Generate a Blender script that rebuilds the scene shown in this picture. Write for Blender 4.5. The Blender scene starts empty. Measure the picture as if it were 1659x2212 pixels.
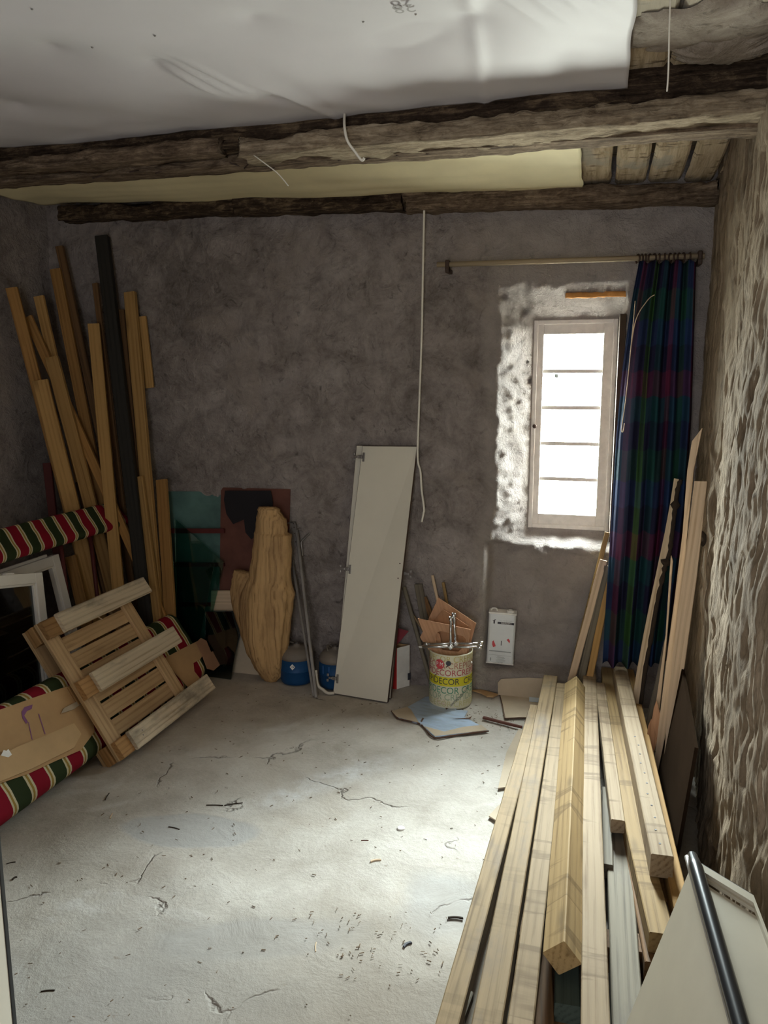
import bpy, bmesh, math, random
from mathutils import Vector, Matrix, noise, geometry
random.seed(7)
S = bpy.context.scene
COL = S.collection
V = Vector
# ------------------------------------------------------------------ camera, world, light, exposure
PITCH, YAW, HC, FPX = math.radians(9.44), math.radians(15.5), 1.65, 1660.0
cam_d = bpy.data.cameras.new('camera'); cam = bpy.data.objects.new('camera', cam_d); COL.objects.link(cam)
cam.location = (0, 0, HC); cam.rotation_euler = (math.pi/2 - PITCH, 0, YAW)
cam_d.sensor_fit = 'VERTICAL'; cam_d.sensor_height = 24.0; cam_d.lens = 24.0*FPX/2212.0; cam_d.clip_start = 0.02
S.camera = cam
vs = S.view_settings
vs.view_transform = 'Standard'; vs.look = 'None'; vs.gamma = 1.0; vs.use_curve_mapping = False
vs.exposure = 2.35
SKY = 70.0
world = bpy.data.worlds.new('sky'); S.world = world; world.use_nodes = True
wn = world.node_tree; bg = wn.nodes['Background']; bg.inputs[1].default_value = SKY
# overcast sky: bright overhead, pale at the horizon, darker ground below
_tc = wn.nodes.new('ShaderNodeTexCoord'); _sx = wn.nodes.new('ShaderNodeSeparateXYZ'); _rp = wn.nodes.new('ShaderNodeValToRGB'); _mr = wn.nodes.new('ShaderNodeMapRange')
wn.links.new(_tc.outputs['Generated'], _sx.inputs[0]); wn.links.new(_sx.outputs['Z'], _mr.inputs['Value']); _mr.inputs['From Min'].default_value = -1; _mr.inputs['From Max'].default_value = 1
wn.links.new(_mr.outputs[0], _rp.inputs[0]); wn.links.new(_rp.outputs[0], bg.inputs[0])
_cr = _rp.color_ramp
while len(_cr.elements) < 6: _cr.elements.new(0.5)
for _e, (_p, _c) in zip(_cr.elements, ((0.0, (.19, .18, .165)), (0.42, (.28, .275, .26)), (0.52, (.42, .425, .44)), (0.64, (.58, .60, .63)), (0.78, (1.22, 1.25, 1.30)), (1.0, (1.45, 1.5, 1.58)))):
    _e.position = _p; _e.color = (*_c, 1)
pd = bpy.data.lights.new('window_daylight', 'AREA'); pd.shape = 'RECTANGLE'; pd.size = 0.44; pd.size_y = 1.16
pd.cycles.is_portal = True
po = bpy.data.objects.new('window_daylight', pd); COL.objects.link(po); po.location = (-0.137, 4.40, 1.42); po.rotation_euler = (math.pi/2, 0, 0)
po.rotation_euler = (-math.pi/2, 0, 0)
# added fill lamp behind the viewer, lifts the dim side of the room
rd = bpy.data.lights.new('rear_fill_light', 'AREA'); rd.shape = 'RECTANGLE'; rd.size = 0.9; rd.size_y = 1.9; rd.energy = 7.5; rd.color = (0.95, 0.96, 1.0)
ro = bpy.data.objects.new('rear_fill_light', rd); COL.objects.link(ro); ro.location = (-0.2, -1.05, 1.25); ro.rotation_euler = (math.pi/2, 0, -0.3)
try:
    S.cycles.max_bounces = 10; S.cycles.diffuse_bounces = 6; S.cycles.transparent_max_bounces = 16
    S.cycles.caustics_reflective = False; S.cycles.caustics_refractive = False
    S.cycles.sample_clamp_indirect = 6.0
except Exception: pass

# ------------------------------------------------------------------ photo pixel -> room point (room axes: X along the window wall, Y depth, Z up)
CF = V((-math.sin(YAW)*math.cos(PITCH), math.cos(YAW)*math.cos(PITCH), -math.sin(PITCH)))
CR = V((math.cos(YAW), math.sin(YAW), 0)); CU = CR.cross(CF); C0 = V((0, 0, HC))
def ray(x, y): return CF + CR*((x-829.5)/FPX) - CU*((y-1106.0)/FPX)
def onplane(x, y, p, n):
    d = ray(x, y); n = V(n); return C0 + d*((V(p)-C0).dot(n)/d.dot(n))
def atz(x, y, z=0.0): return onplane(x, y, (0, 0, z), (0, 0, 1))
def aty(x, y, Y): return onplane(x, y, (0, Y, 0), (0, 1, 0))
def atx(x, y, X): return onplane(x, y, (X, 0, 0), (1, 0, 0))

# ------------------------------------------------------------------ mesh helpers
def tag(o, label=None, cat=None, group=None, kind=None):
    if label: o['label'] = label
    if cat: o['category'] = cat
    if group: o['group'] = group
    if kind: o['kind'] = kind
    return o
def mk(name, verts, faces, mat, parent=None, M=None, smooth=False, uv=None, fix=True):
    me = bpy.data.meshes.new(name); me.from_pydata([tuple(v) for v in verts], [], faces)
    if uv:
        l = me.uv_layers.new(name='UVMap')
        for lp in me.loops: l.data[lp.index].uv = uv[lp.vertex_index]
    if fix:
        b = bmesh.new(); b.from_mesh(me); bmesh.ops.recalc_face_normals(b, faces=b.faces); b.to_mesh(me); b.free()
    if smooth:
        for p in me.polygons: p.use_smooth = True
    me.update()
    o = bpy.data.objects.new(name, me); COL.objects.link(o)
    if isinstance(mat, (list, tuple)):
        for m_ in mat: me.materials.append(m_)
    else: me.materials.append(mat)
    if parent: o.parent = parent
    if M is not None: o.matrix_basis = M
    return o
def empty(name, loc=(0, 0, 0), M=None):
    o = bpy.data.objects.new(name, None); COL.objects.link(o); o.empty_display_size = 0.05
    if M is not None: o.matrix_basis = M
    else: o.location = loc
    return o
def frame(A, B, n):
    x = (V(B)-V(A)).normalized(); y = V(n).cross(x).normalized(); z = x.cross(y)
    return Matrix(((x.x, y.x, z.x, A[0]), (x.y, y.y, z.y, A[1]), (x.z, y.z, z.z, A[2]), (0, 0, 0, 1)))
def join(parts):
    vv, ff = [], []
    for v, f in parts:
        k = len(vv); vv += list(v); ff += [tuple(i+k for i in q) for q in f]
    return vv, ff
def box(x0, x1, y0, y1, z0, z1, c=0.0):
    """box geometry with chamfered long edges"""
    if c <= 0:
        v = [(x, y, z) for x in (x0, x1) for y in (y0, y1) for z in (z0, z1)]
        return v, [(0, 1, 3, 2), (4, 6, 7, 5), (0, 4, 5, 1), (2, 3, 7, 6), (0, 2, 6, 4), (1, 5, 7, 3)]
    b = bmesh.new(); bmesh.ops.create_cube(b, size=1)
    for q in b.verts: q.co = V((x0 if q.co.x < 0 else x1, y0 if q.co.y < 0 else y1, z0 if q.co.z < 0 else z1))
    bmesh.ops.bevel(b, geom=list(b.edges), offset=c, segments=2, affect='EDGES', profile=0.5)
    b.verts.index_update(); v = [tuple(q.co) for q in b.verts]; f = [tuple(q.index for q in p.verts) for p in b.faces]; b.free()
    return v, f
def stick(L, w, t, seg=14, c=0.003, bow=0.0, twist=0.0, rough=0.0012, taper=1.0, bowz=0.0, seed=None):
    """plank along +X, centred on the axis: chamfered section, slight bow and unevenness"""
    n = seg; sd = random.random()*100 if seed is None else seed
    c = min(c, t*0.3, w*0.3); a, b_ = w/2, t/2
    sec = [(-a+c, -b_), (a-c, -b_), (a, -b_+c), (a, b_-c), (a-c, b_), (-a+c, b_), (-a, b_-c), (-a, -b_+c)]
    v, f = [], []
    for i in range(n+1):
        u = i/n; sc = 1+(taper-1)*u; an = twist*(u-.5)
        for k, (y, z) in enumerate(sec):
            y *= sc
            q = noise.noise(V((u*L*6+sd, y*20, z*20)))*rough
            yy = y*math.cos(an)-z*math.sin(an); zz = y*math.sin(an)+z*math.cos(an)
            ex = 0
            if i in (0, n): ex = noise.noise(V((sd, y*30, z*30)))*rough*2
            v.append((u*L+ex, yy+bow*math.sin(math.pi*u)+q, zz+bowz*math.sin(math.pi*u)+q))
    for i in range(n):
        for k in range(8):
            f.append((i*8+k, i*8+(k+1) % 8, i*8+8+(k+1) % 8, i*8+8+k))
    f.append(tuple(range(8))); f.append(tuple(range(n*8, n*8+8)))
    return v, f
def plank(name, A, B, w, t, n, mat, label=None, cat='plank', group=None, parent=None, **k):
    v, f = stick((V(B)-V(A)).length, w, t, **k)
    o = mk(name, v, f, mat, parent, frame(A, B, n))
    if label: tag(o, label, cat, group)
    return o
def slab(name, outer, t, mat, A=None, B=None, n=(0, -1, 0), holes=(), parent=None, bend=None):
    """board cut to an outline: outer/holes are 3D points of the front face; the thickness goes away from n"""
    A = V(A) if A is not None else V(outer[0]); B = V(B) if B is not None else V(outer[1])
    M = frame(A, B, n); Mi = M.inverted()
    loops = [[Mi @ V(p) for p in outer]] + [[Mi @ V(p) for p in h] for h in holes]
    flat = [[V((p.x, p.y, 0)) for p in l] for l in loops]
    tris = geometry.tessellate_polygon(flat)
    pts = [p for l in flat for p in l]; N = len(pts)
    v = [(p.x, p.y, 0) for p in pts] + [(p.x, p.y, -t) for p in pts]
    f = [tuple(q) for q in tris] + [tuple(i+N for i in reversed(q)) for q in tris]
    k = 0
    for l in flat:
        m = len(l)
        for i in range(m):
            a, b_ = k+i, k+(i+1) % m; f.append((a, b_, b_+N, a+N))
        k += m
    return mk(name, v, f, mat, parent, M)
def spline(pts, k=6):
    pts = [V(p) for p in pts]; out = []
    for i in range(len(pts)-1):
        p0, p1, p2, p3 = pts[max(i-1, 0)], pts[i], pts[i+1], pts[min(i+2, len(pts)-1)]
        for j in range(k):
            t = j/k
            out.append(0.5*((2*p1)+(p2-p0)*t+(2*p0-5*p1+4*p2-p3)*t*t+(3*p1-p0-3*p2+p3)*t**3))
    out.append(pts[-1]); return out
def tubegeo(pts, r, sides=8):
    pts = [V(p) for p in pts]; v, f = [], []
    rr = r if isinstance(r, (list, tuple)) else [r]*len(pts)
    up = None
    for i, p in enumerate(pts):
        d = (pts[min(i+1, len(pts)-1)]-pts[max(i-1, 0)]).normalized()
        if up is None: up = V((0, 0, 1)) if abs(d.z) < .9 else V((0, 1, 0))
        s = d.cross(up)
        if s.length < 1e-6: s = d.orthogonal()
        s.normalize(); u2 = s.cross(d).normalized(); up = u2
        for k in range(sides):
            a = 2*math.pi*k/sides; v.append(p+(s*math.cos(a)+u2*math.sin(a))*rr[i])
    for i in range(len(pts)-1):
        for k in range(sides):
            f.append((i*sides+k, i*sides+(k+1) % sides, (i+1)*sides+(k+1) % sides, (i+1)*sides+k))
    f.append(tuple(range(sides))); f.append(tuple(range((len(pts)-1)*sides, len(pts)*sides)))
    return v, f
def local(v, base): return [V(p)-V(base) for p in v]
def tube(name, pts, r, mat, parent=None, sides=8, k=6, smooth=True, label=None, cat=None, group=None):
    p = spline(pts, k) if k > 1 else [V(q) for q in pts]
    v, f = tubegeo(p, r, sides)
    base = V((0, 0, 0)) if parent else V(pts[0])
    o = mk(name, local(v, base), f, mat, parent, smooth=smooth)
    if not parent: o.location = base
    if label: tag(o, label, cat, group)
    return o
def lathe(prof, sides=40, cap=True):
    v, f = [], []
    for r, z in prof:
        for k in range(sides):
            a = 2*math.pi*k/sides; v.append((r*math.cos(a), r*math.sin(a), z))
    for i in range(len(prof)-1):
        for k in range(sides):
            f.append((i*sides+k, i*sides+(k+1) % sides, (i+1)*sides+(k+1) % sides, (i+1)*sides+k))
    if cap:
        f.append(tuple(range(sides))); f.append(tuple(range((len(prof)-1)*sides, len(prof)*sides)))
    return v, f
def textgeo(s, size, font_x=1.0, mirror=False):
    """flat letter faces, centred"""
    cu = bpy.data.curves.new('t', 'FONT'); cu.body = s; cu.size = size; cu.align_x = 'CENTER'; cu.align_y = 'CENTER'; cu.resolution_u = 4
    o = bpy.data.objects.new('t', cu); COL.objects.link(o)
    dg = bpy.context.evaluated_depsgraph_get(); me = bpy.data.meshes.new_from_object(o.evaluated_get(dg))
    v = [(p.co.x*font_x*(-1 if mirror else 1), p.co.y) for p in me.vertices]; f = [tuple(p.vertices) for p in me.polygons]
    bpy.data.objects.remove(o); bpy.data.meshes.remove(me); bpy.data.curves.remove(cu)
    return v, f
def fbm(p, o=4): return noise.fractal(V(p), 1.0, 2.0, o)
def sst(a, b, x):
    t = min(1, max(0, (x-a)/(b-a))); return t*t*(3-2*t)
def lin(a, b, x): return min(1, max(0, (x-a)/(b-a)))

# ------------------------------------------------------------------ materials
class NT:
    def __init__(s, name, rough=0.8, spec=0.3, metal=0.0):
        s.m = bpy.data.materials.new(name); s.m.use_nodes = True; s.t = s.m.node_tree; s.n = s.t.nodes; s.l = s.t.links
        s.b = s.n['Principled BSDF']; s.b.inputs['Roughness'].default_value = rough; s.b.inputs['Metallic'].default_value = metal
        s.b.inputs['Specular IOR Level'].default_value = spec
    def node(s, t, **k):
        q = s.n.new(t)
        for a, v in k.items(): setattr(q, a, v)
        return q
    def val(s, sock, v):
        if hasattr(v, 'is_output') or isinstance(v, bpy.types.NodeSocket): s.l.new(v, sock)
        else: sock.default_value = v
    def coord(s, kind='Object', scale=(1, 1, 1), rnd=True, rot=(0, 0, 0)):
        tc = s.node('ShaderNodeTexCoord'); mp = s.node('ShaderNodeMapping'); mp.inputs['Scale'].default_value = scale; mp.inputs['Rotation'].default_value = rot
        src = tc.outputs[kind]
        if rnd:
            oi = s.node('ShaderNodeObjectInfo'); ml = s.node('ShaderNodeMath', operation='MULTIPLY'); s.l.new(oi.outputs['Random'], ml.inputs[0]); ml.inputs[1].default_value = 57.0
            ad = s.node('ShaderNodeVectorMath', operation='ADD'); s.l.new(src, ad.inputs[0]); s.l.new(ml.outputs[0], ad.inputs[1]); src = ad.outputs[0]
        s.l.new(src, mp.inputs[0]); return mp.outputs[0]
    def noise(s, vec, scale, detail=6, rough=0.6, dist=0.0):
        q = s.node('ShaderNodeTexNoise'); q.inputs['Scale'].default_value = scale; q.inputs['Detail'].default_value = detail
        q.inputs['Roughness'].default_value = rough; q.inputs['Distortion'].default_value = dist; s.l.new(vec, q.inputs['Vector']); return q.outputs[0]
    def ramp(s, fac, stops, interp='LINEAR'):
        r = s.node('ShaderNodeValToRGB'); cr = r.color_ramp; cr.interpolation = interp
        while len(cr.elements) < len(stops): cr.elements.new(0.5)
        for e, (p, c) in zip(cr.elements, stops):
            e.position = p; e.color = (c, c, c, 1) if isinstance(c, (int, float)) else (c[0], c[1], c[2], 1)
        s.l.new(fac, r.inputs[0]); return r.outputs[0]
    def mix(s, fac, a, b, mode='MIX'):
        q = s.node('ShaderNodeMix', data_type='RGBA', blend_type=mode)
        s.val(q.inputs[0], fac)
        for sock, v in ((q.inputs[6], a), (q.inputs[7], b)):
            if isinstance(v, tuple): sock.default_value = (v[0], v[1], v[2], 1)
            else: s.l.new(v, sock)
        return q.outputs[2]
    def math(s, op, a, b=0.0):
        q = s.node('ShaderNodeMath', operation=op); s.val(q.inputs[0], a); s.val(q.inputs[1], b); return q.outputs[0]
    def color(s, c):
        if isinstance(c, tuple): s.b.inputs['Base Color'].default_value = (c[0], c[1], c[2], 1)
        else: s.l.new(c, s.b.inputs['Base Color'])
    def bump(s, h, strength=0.3, dist=0.01):
        q = s.node('ShaderNodeBump'); q.inputs['Strength'].default_value = strength; q.inputs['Distance'].default_value = dist
        s.l.new(h, q.inputs['Height']); s.l.new(q.outputs[0], s.b.inputs['Normal'])
def plain(name, c, rough=0.6, metal=0.0, var=0.12, scale=9.0, spec=0.3, bump=0.0):
    m = NT(name, rough, spec, metal); co = m.coord()
    nz = m.noise(co, scale, 5)
    d = tuple(x*(1-var) for x in c); e = tuple(min(1, x*(1+var)) for x in c)
    m.color(m.ramp(nz, [(0.3, d), (0.7, e)]))
    if bump: m.bump(m.noise(co, scale*8, 4), bump, 0.004)
    return m.m
def wood(name, base, dark, grain=1.0, knots=0.5, bands=0.0, stain=0.0, stainc=(0.12, 0.1, 0.09), rough=0.75, vary=0.25):
    m = NT(name, rough, 0.25)
    g1 = m.noise(m.coord(scale=(1.3, 62, 62)), 2.2, 6, 0.65, 0.6)
    g2 = m.noise(m.coord(scale=(0.55, 7, 7)), 1.6, 4, 0.6, 1.2)
    gw = m.node('ShaderNodeTexWave', wave_type='RINGS', rings_direction='X'); m.l.new(m.coord(scale=(0.18, 9, 9)), gw.inputs['Vector'])
    gw.inputs['Scale'].default_value = 2.2; gw.inputs['Distortion'].default_value = 5.0; gw.inputs['Detail'].default_value = 3
    f = m.math('ADD', m.math('MULTIPLY', g1, 0.60), m.math('ADD', m.math('MULTIPLY', g2, 0.30), m.math('MULTIPLY', gw.outputs[1], 0.16*grain)))
    hi = tuple(min(1, x*1.12) for x in base)
    col = m.ramp(f, [(0.34, dark), (0.5, base), (0.70, hi)])
    oi = m.node('ShaderNodeObjectInfo'); vr = m.math('ADD', m.math('MULTIPLY', oi.outputs['Random'], vary*2), 1-vary)
    vc = m.node('ShaderNodeCombineColor'); [m.l.new(vr, vc.inputs[i]) for i in range(3)]
    col = m.mix(1.0, col, vc.outputs[0], 'MULTIPLY')
    if knots > 0:
        vo = m.node('ShaderNodeTexVoronoi'); m.l.new(m.coord(scale=(3.2, 11, 11)), vo.inputs['Vector']); vo.inputs['Scale'].default_value = 1.0
        kf = m.ramp(vo.outputs['Distance'], [(0.05, 1.0), (0.20, 0.0)])
        col = m.mix(m.math('MULTIPLY', kf, knots), col, tuple(x*0.45 for x in dark))
    if bands > 0:
        b1 = m.noise(m.coord(scale=(9, 1.2, 1.2)), 1.0, 5, 0.55, 0.4)
        col = m.mix(m.math('MULTIPLY', m.ramp(b1, [(0.54, 0.0), (0.57, 1.0), (0.62, 0.3), (0.70, 0.1)]), bands), col, tuple(x*0.8 for x in dark))
    if stain > 0:
        s1 = m.noise(m.coord(scale=(2.0, 5, 5)), 1.4, 6, 0.65)
        col = m.mix(m.math('MULTIPLY', m.ramp(s1, [(0.5, 0.0), (0.68, 1.0)]), stain), col, stainc)
    m.color(col); m.bump(f, 0.35, 0.004)
    return m.m

def plaster(name, c_lo, c_mid, c_hi, stretch=(1, 1, 1), bstr=0.9, bdist=0.03, patch=None, band=False):
    m = NT(name, 0.95, 0.1); co = m.coord('Object', stretch, False)
    big = m.noise(co, 1.6, 7, 0.62, 0.3); mid = m.noise(co, 8.0, 8, 0.72, 0.7); fine = m.noise(co, 46.0, 6, 0.7)
    f = m.math('ADD', m.math('MULTIPLY', big, 0.38), m.math('ADD', m.math('MULTIPLY', mid, 0.44), m.math('MULTIPLY', fine, 0.18)))
    col = m.ramp(f, [(0.36, c_lo), (0.5, c_mid), (0.63, c_hi)])
    pit = m.ramp(m.noise(co, 15.0, 6, 0.65, 1.4), [(0.58, 0.0), (0.70, 1.0)])
    col = m.mix(m.math('MULTIPLY', pit, 0.6), col, tuple(x*0.4 for x in c_lo))
    if patch:
        pz = m.ramp(m.noise(co, 2.3, 6, 0.6, 0.6), [(0.55, 0.0), (0.6, 1.0)]); col = m.mix(m.math('MULTIPLY', pz, 0.5), col, patch)
    if band:   # later, lighter plaster round the window and salt bloom along its edge
        sx = m.node('ShaderNodeSeparateXYZ'); m.l.new(co, sx.inputs[0])
        xx = m.math('ADD', sx.outputs[0], m.math('MULTIPLY', m.noise(co, 3.0, 4), 0.12))
        lm = m.ramp(m.math('ADD', m.math('MULTIPLY', xx, 8.0), 4.6), [(0.3, 0.0), (0.7, 1.0)])
        col = m.mix(m.math('MULTIPLY', lm, 0.75), col, m.mix(0.7, col, (0.56, 0.50, 0.45)))
        sb = m.math('MULTIPLY', m.ramp(m.math('MULTIPLY', m.math('ABSOLUTE', m.math('ADD', sx.outputs[0], 0.57)), 8.0), [(0.05, 1.0), (0.55, 0.0)]), m.ramp(sx.outputs[2], [(0.2, 1.0), (1.0, 0.0)]))
        col = m.mix(m.math('MULTIPLY', m.math('MULTIPLY', sb, m.ramp(m.noise(co, 16.0, 6, 0.7, 0.8), [(0.42, 0.0), (0.55, 1.0)])), 0.8), col, (0.62, 0.58, 0.50))
    m.color(col)
    rg = m.node('ShaderNodeTexNoise', noise_type='RIDGED_MULTIFRACTAL'); rg.inputs['Scale'].default_value = 5.5; rg.inputs['Detail'].default_value = 6; rg.inputs['Distortion'].default_value = 0.8; m.l.new(co, rg.inputs['Vector'])
    h = m.math('ADD', m.math('ADD', m.math('MULTIPLY', mid, 0.8), m.math('MULTIPLY', fine, 0.35)), m.math('MULTIPLY', rg.outputs[0], -0.12))
    m.bump(h, bstr, bdist)
    return m.m
M_WALL = plaster('rough_grey_plaster', (0.20, 0.168, 0.150), (0.42, 0.365, 0.338), (0.60, 0.54, 0.505), bstr=1.0, bdist=0.06, patch=(0.50, 0.43, 0.38), band=True)
M_WALLR = plaster('coarse_tan_render', (0.11, 0.083, 0.056), (0.25, 0.192, 0.132), (0.39, 0.307, 0.217), (1, 1, 0.38), 0.8, 0.02)

def concrete():
    m = NT('worn_concrete', 0.75, 0.35); co = m.coord('Object', (1, 1, 1), False)
    big = m.noise(co, 1.3, 6, 0.6, 0.5); mid = m.noise(co, 6.0, 7, 0.68, 0.4); fine = m.noise(co, 70, 5, 0.7)
    f = m.math('ADD', m.math('MULTIPLY', big, 0.5), m.math('ADD', m.math('MULTIPLY', mid, 0.35), m.math('MULTIPLY', fine, 0.15)))
    col = m.ramp(f, [(0.36, (0.34, 0.298, 0.245)), (0.5, (0.49, 0.45, 0.392)), (0.64, (0.62, 0.585, 0.525))])
    brown = m.ramp(m.noise(co, 0.9, 5, 0.6, 0.4), [(0.52, 0.0), (0.72, 1.0)]); col = m.mix(m.math('MULTIPLY', brown, 0.5), col, (0.42, 0.34, 0.25))
    # smooth trowelled patches
    def ell(cx, cy, rx, ry, rot, soft=0.12, wob=0.5):
        mp = m.node('ShaderNodeMapping', vector_type='TEXTURE'); mp.inputs['Location'].default_value = (cx, cy, 0); mp.inputs['Rotation'].default_value = (0, 0, rot); mp.inputs['Scale'].default_value = (rx, ry, 1000)
        m.l.new(co, mp.inputs[0]); ln_ = m.node('ShaderNodeVectorMath', operation='LENGTH'); m.l.new(mp.outputs[0], ln_.inputs[0])
        d = m.math('ADD', ln_.outputs['Value'], m.math('MULTIPLY', m.math('SUBTRACT', m.noise(co, 4.0, 5), 0.5), wob)); return m.ramp(d, [(1-soft, 1.0), (1.0, 0.0)])
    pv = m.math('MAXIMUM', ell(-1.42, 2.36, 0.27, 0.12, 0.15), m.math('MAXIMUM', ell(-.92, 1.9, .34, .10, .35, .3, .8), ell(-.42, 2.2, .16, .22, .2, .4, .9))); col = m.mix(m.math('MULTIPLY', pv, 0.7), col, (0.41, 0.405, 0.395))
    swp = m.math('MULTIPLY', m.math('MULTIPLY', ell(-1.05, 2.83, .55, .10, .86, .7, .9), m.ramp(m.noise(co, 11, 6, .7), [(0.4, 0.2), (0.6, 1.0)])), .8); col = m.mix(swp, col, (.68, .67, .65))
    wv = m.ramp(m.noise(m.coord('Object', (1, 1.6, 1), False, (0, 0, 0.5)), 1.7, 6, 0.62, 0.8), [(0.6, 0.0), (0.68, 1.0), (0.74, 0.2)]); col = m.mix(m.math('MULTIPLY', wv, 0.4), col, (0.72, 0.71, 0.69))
    col = m.mix(m.math('MULTIPLY', ell(-.40, 1.5, 1.15, 1.0, .3, .7, .8), .95), col, (.24, .203, .158)); col = m.mix(m.math('MULTIPLY', ell(-1.2, 1.6, .7, .55, .3, .8, .8), .7), col, (.31, .295, .27))  # brown dirt on the near floor, painted darker to stand in for light falloff
    # a few hairline cracks
    wp = m.node('ShaderNodeVectorMath', operation='ADD'); nz = m.node('ShaderNodeTexNoise'); nz.inputs['Scale'].default_value = 4.5; nz.inputs['Detail'].default_value = 5; m.l.new(co, nz.inputs['Vector'])
    sc = m.node('ShaderNodeVectorMath', operation='SCALE'); m.l.new(nz.outputs[1], sc.inputs[0]); sc.inputs['Scale'].default_value = 0.35; m.l.new(co, wp.inputs[0]); m.l.new(sc.outputs[0], wp.inputs[1])
    vo = m.node('ShaderNodeTexVoronoi', feature='DISTANCE_TO_EDGE'); m.l.new(wp.outputs[0], vo.inputs['Vector']); vo.inputs['Scale'].default_value = 1.25
    cr = m.ramp(vo.outputs['Distance'], [(0.0, 1.0), (0.009, 0.0)]); msk = m.ramp(m.noise(co, 2.4, 2), [(0.50, 0.0), (0.56, 1.0)])
    crm = m.math('MULTIPLY', cr, msk); col = m.mix(m.math('MULTIPLY', crm, 0.75), col, (0.13, 0.11, 0.09))
    sp = m.ramp(m.noise(co, 38, 3, 0.5), [(0.70, 0.0), (0.74, 1.0)]); col = m.mix(m.math('MULTIPLY', sp, 0.45), col, (0.22, 0.17, 0.12))
    m.color(col)
    h = m.math('SUBTRACT', m.math('ADD', m.math('MULTIPLY', mid, 0.8), m.math('MULTIPLY', m.math('MULTIPLY', fine, m.math('SUBTRACT', 1.0, pv)), 0.22)), m.math('MULTIPLY', crm, 0.8))
    m.bump(h, 0.5, 0.02)
    return m.m
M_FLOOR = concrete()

M_PINE = wood('sawn_pine', (0.265, 0.187, 0.102), (0.155, 0.097, 0.042), knots=0.35, stain=0.3, stainc=(.30,.22,.13), bands=0.75, vary=0.10)
M_PINE2 = wood('yellow_pine', (0.28, 0.185, 0.078), (0.165, 0.098, 0.035), knots=0.5, stain=.2, stainc=(.28,.2,.1), bands=0.75, vary=0.08)
M_PINE3 = wood('pale_pine', (0.285, 0.21, 0.127), (0.18, 0.115, 0.06), knots=0.4, stain=0.3, stainc=(.34,.26,.17), bands=0.75, vary=0.08)
M_PINEST = wood('stained_pine', (0.265, 0.185, 0.096), (0.155, 0.10, 0.046), knots=0.45, bands=0.3, stain=0.55, vary=0.1)
M_GREYW = wood('weathered_grey_board', (0.17, 0.145, 0.105), (0.085, 0.07, 0.05), knots=0.2, stain=0.5)
M_GREENW = wood('green_painted_post', (0.05, 0.065, 0.05), (0.03, 0.04, 0.03), knots=0.1)
M_BROWNW = wood('dark_brown_board', (0.16, 0.085, 0.035), (0.08, 0.045, 0.02), knots=0.2)
M_BLACKW = wood('blackened_post', (0.030, 0.027, 0.022), (0.015, 0.014, 0.012), knots=0.1)
M_ORANGE = wood('old_orange_pine', (0.33, 0.175, 0.055), (0.20, 0.10, 0.03), knots=0.45, vary=0.2)
M_HONEY = wood('honey_pine', (0.40, 0.235, 0.082), (0.27, 0.145, 0.045), knots=0.5, vary=0.15)
M_CRATE = wood('crate_pine', (0.54, 0.375, 0.21), (0.34, 0.215, 0.10), knots=0.3, stain=0.25, stainc=(0.36, 0.22, 0.10), vary=0.12)
M_CRATEW = wood('crate_weathered', (0.70, 0.60, 0.45), (0.46, 0.35, 0.22), knots=0.2, stain=0.75, stainc=(0.16, 0.14, 0.11), vary=0.08)
M_BLOCK = wood('chipboard_block', (0.42, 0.24, 0.10), (0.26, 0.13, 0.05), knots=0.0)
M_PLANED = wood('planed_board', (0.58, 0.44, 0.30), (0.44, 0.31, 0.19), knots=0.15, vary=0.06)
M_BARKW = wood('live_edge_board', (0.55, 0.43, 0.29), (0.38, 0.27, 0.16), knots=0.2, vary=0.05)
M_PLY = wood('plywood', (0.50, 0.28, 0.16), (0.40, 0.21, 0.11), knots=0.0, grain=0.6, vary=0.08)
M_PLYD = wood('darker_plywood', (0.36, 0.19, 0.10), (0.28, 0.14, 0.07), knots=0.0, grain=0.6, vary=0.05)
M_BEAM = wood('hewn_beam', (0.25, 0.165, 0.09), (0.09, 0.055, 0.03), knots=0.3, stain=0.5, stainc=(0.05, 0.035, 0.025))
M_BEAMD = wood('dark_hewn_beam', (0.13, 0.085, 0.045), (0.04, 0.027, 0.017), knots=0.3, stain=0.6, stainc=(0.03, 0.022, 0.016))
M_TIMBER = wood('pale_hewn_timber', (0.40, 0.29, 0.17), (0.20, 0.13, 0.07), knots=0.3, stain=0.4, stainc=(0.12, 0.085, 0.055))
def hewn(name, lo, mid, hi):
    m = NT(name, 0.92, 0.12)
    a = m.noise(m.coord(scale=(2.2, 30, 30)), 2.0, 8, 0.72, 0.8); b = m.noise(m.coord(scale=(5, 9, 9)), 1.6, 7, 0.7, 0.6); c = m.noise(m.coord(scale=(26, 40, 40)), 1.5, 4, 0.7)
    f = m.math('ADD', m.math('MULTIPLY', a, 0.5), m.math('ADD', m.math('MULTIPLY', b, 0.36), m.math('MULTIPLY', c, 0.14)))
    m.color(m.ramp(f, [(0.38, lo), (0.5, mid), (0.62, hi)])); m.bump(f, 1.0, 0.03); return m.m
M_BEAM = hewn('hewn_beam', (0.04, 0.026, 0.018), (0.19, 0.135, 0.09), (0.42, 0.32, 0.22))
M_BEAMD = hewn('dark_hewn_beam', (0.018, 0.012, 0.008), (0.075, 0.05, 0.033), (0.28, 0.20, 0.12))
M_TIMBER = hewn('pale_hewn_timber', (0.10, 0.07, 0.045), (0.36, 0.28, 0.19), (0.60, 0.49, 0.35))
M_CEIL = wood('bark_edged_ceiling_boards', (0.50, 0.40, 0.26), (0.26, 0.19, 0.11), knots=0.2, stain=0.4, stainc=(0.17, 0.13, 0.09))
M_DRIFT = wood('driftwood', (0.42, 0.265, 0.12), (0.20, 0.11, 0.045), knots=0.4, stain=0.5, stainc=(0.20, 0.11, 0.05))
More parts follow.
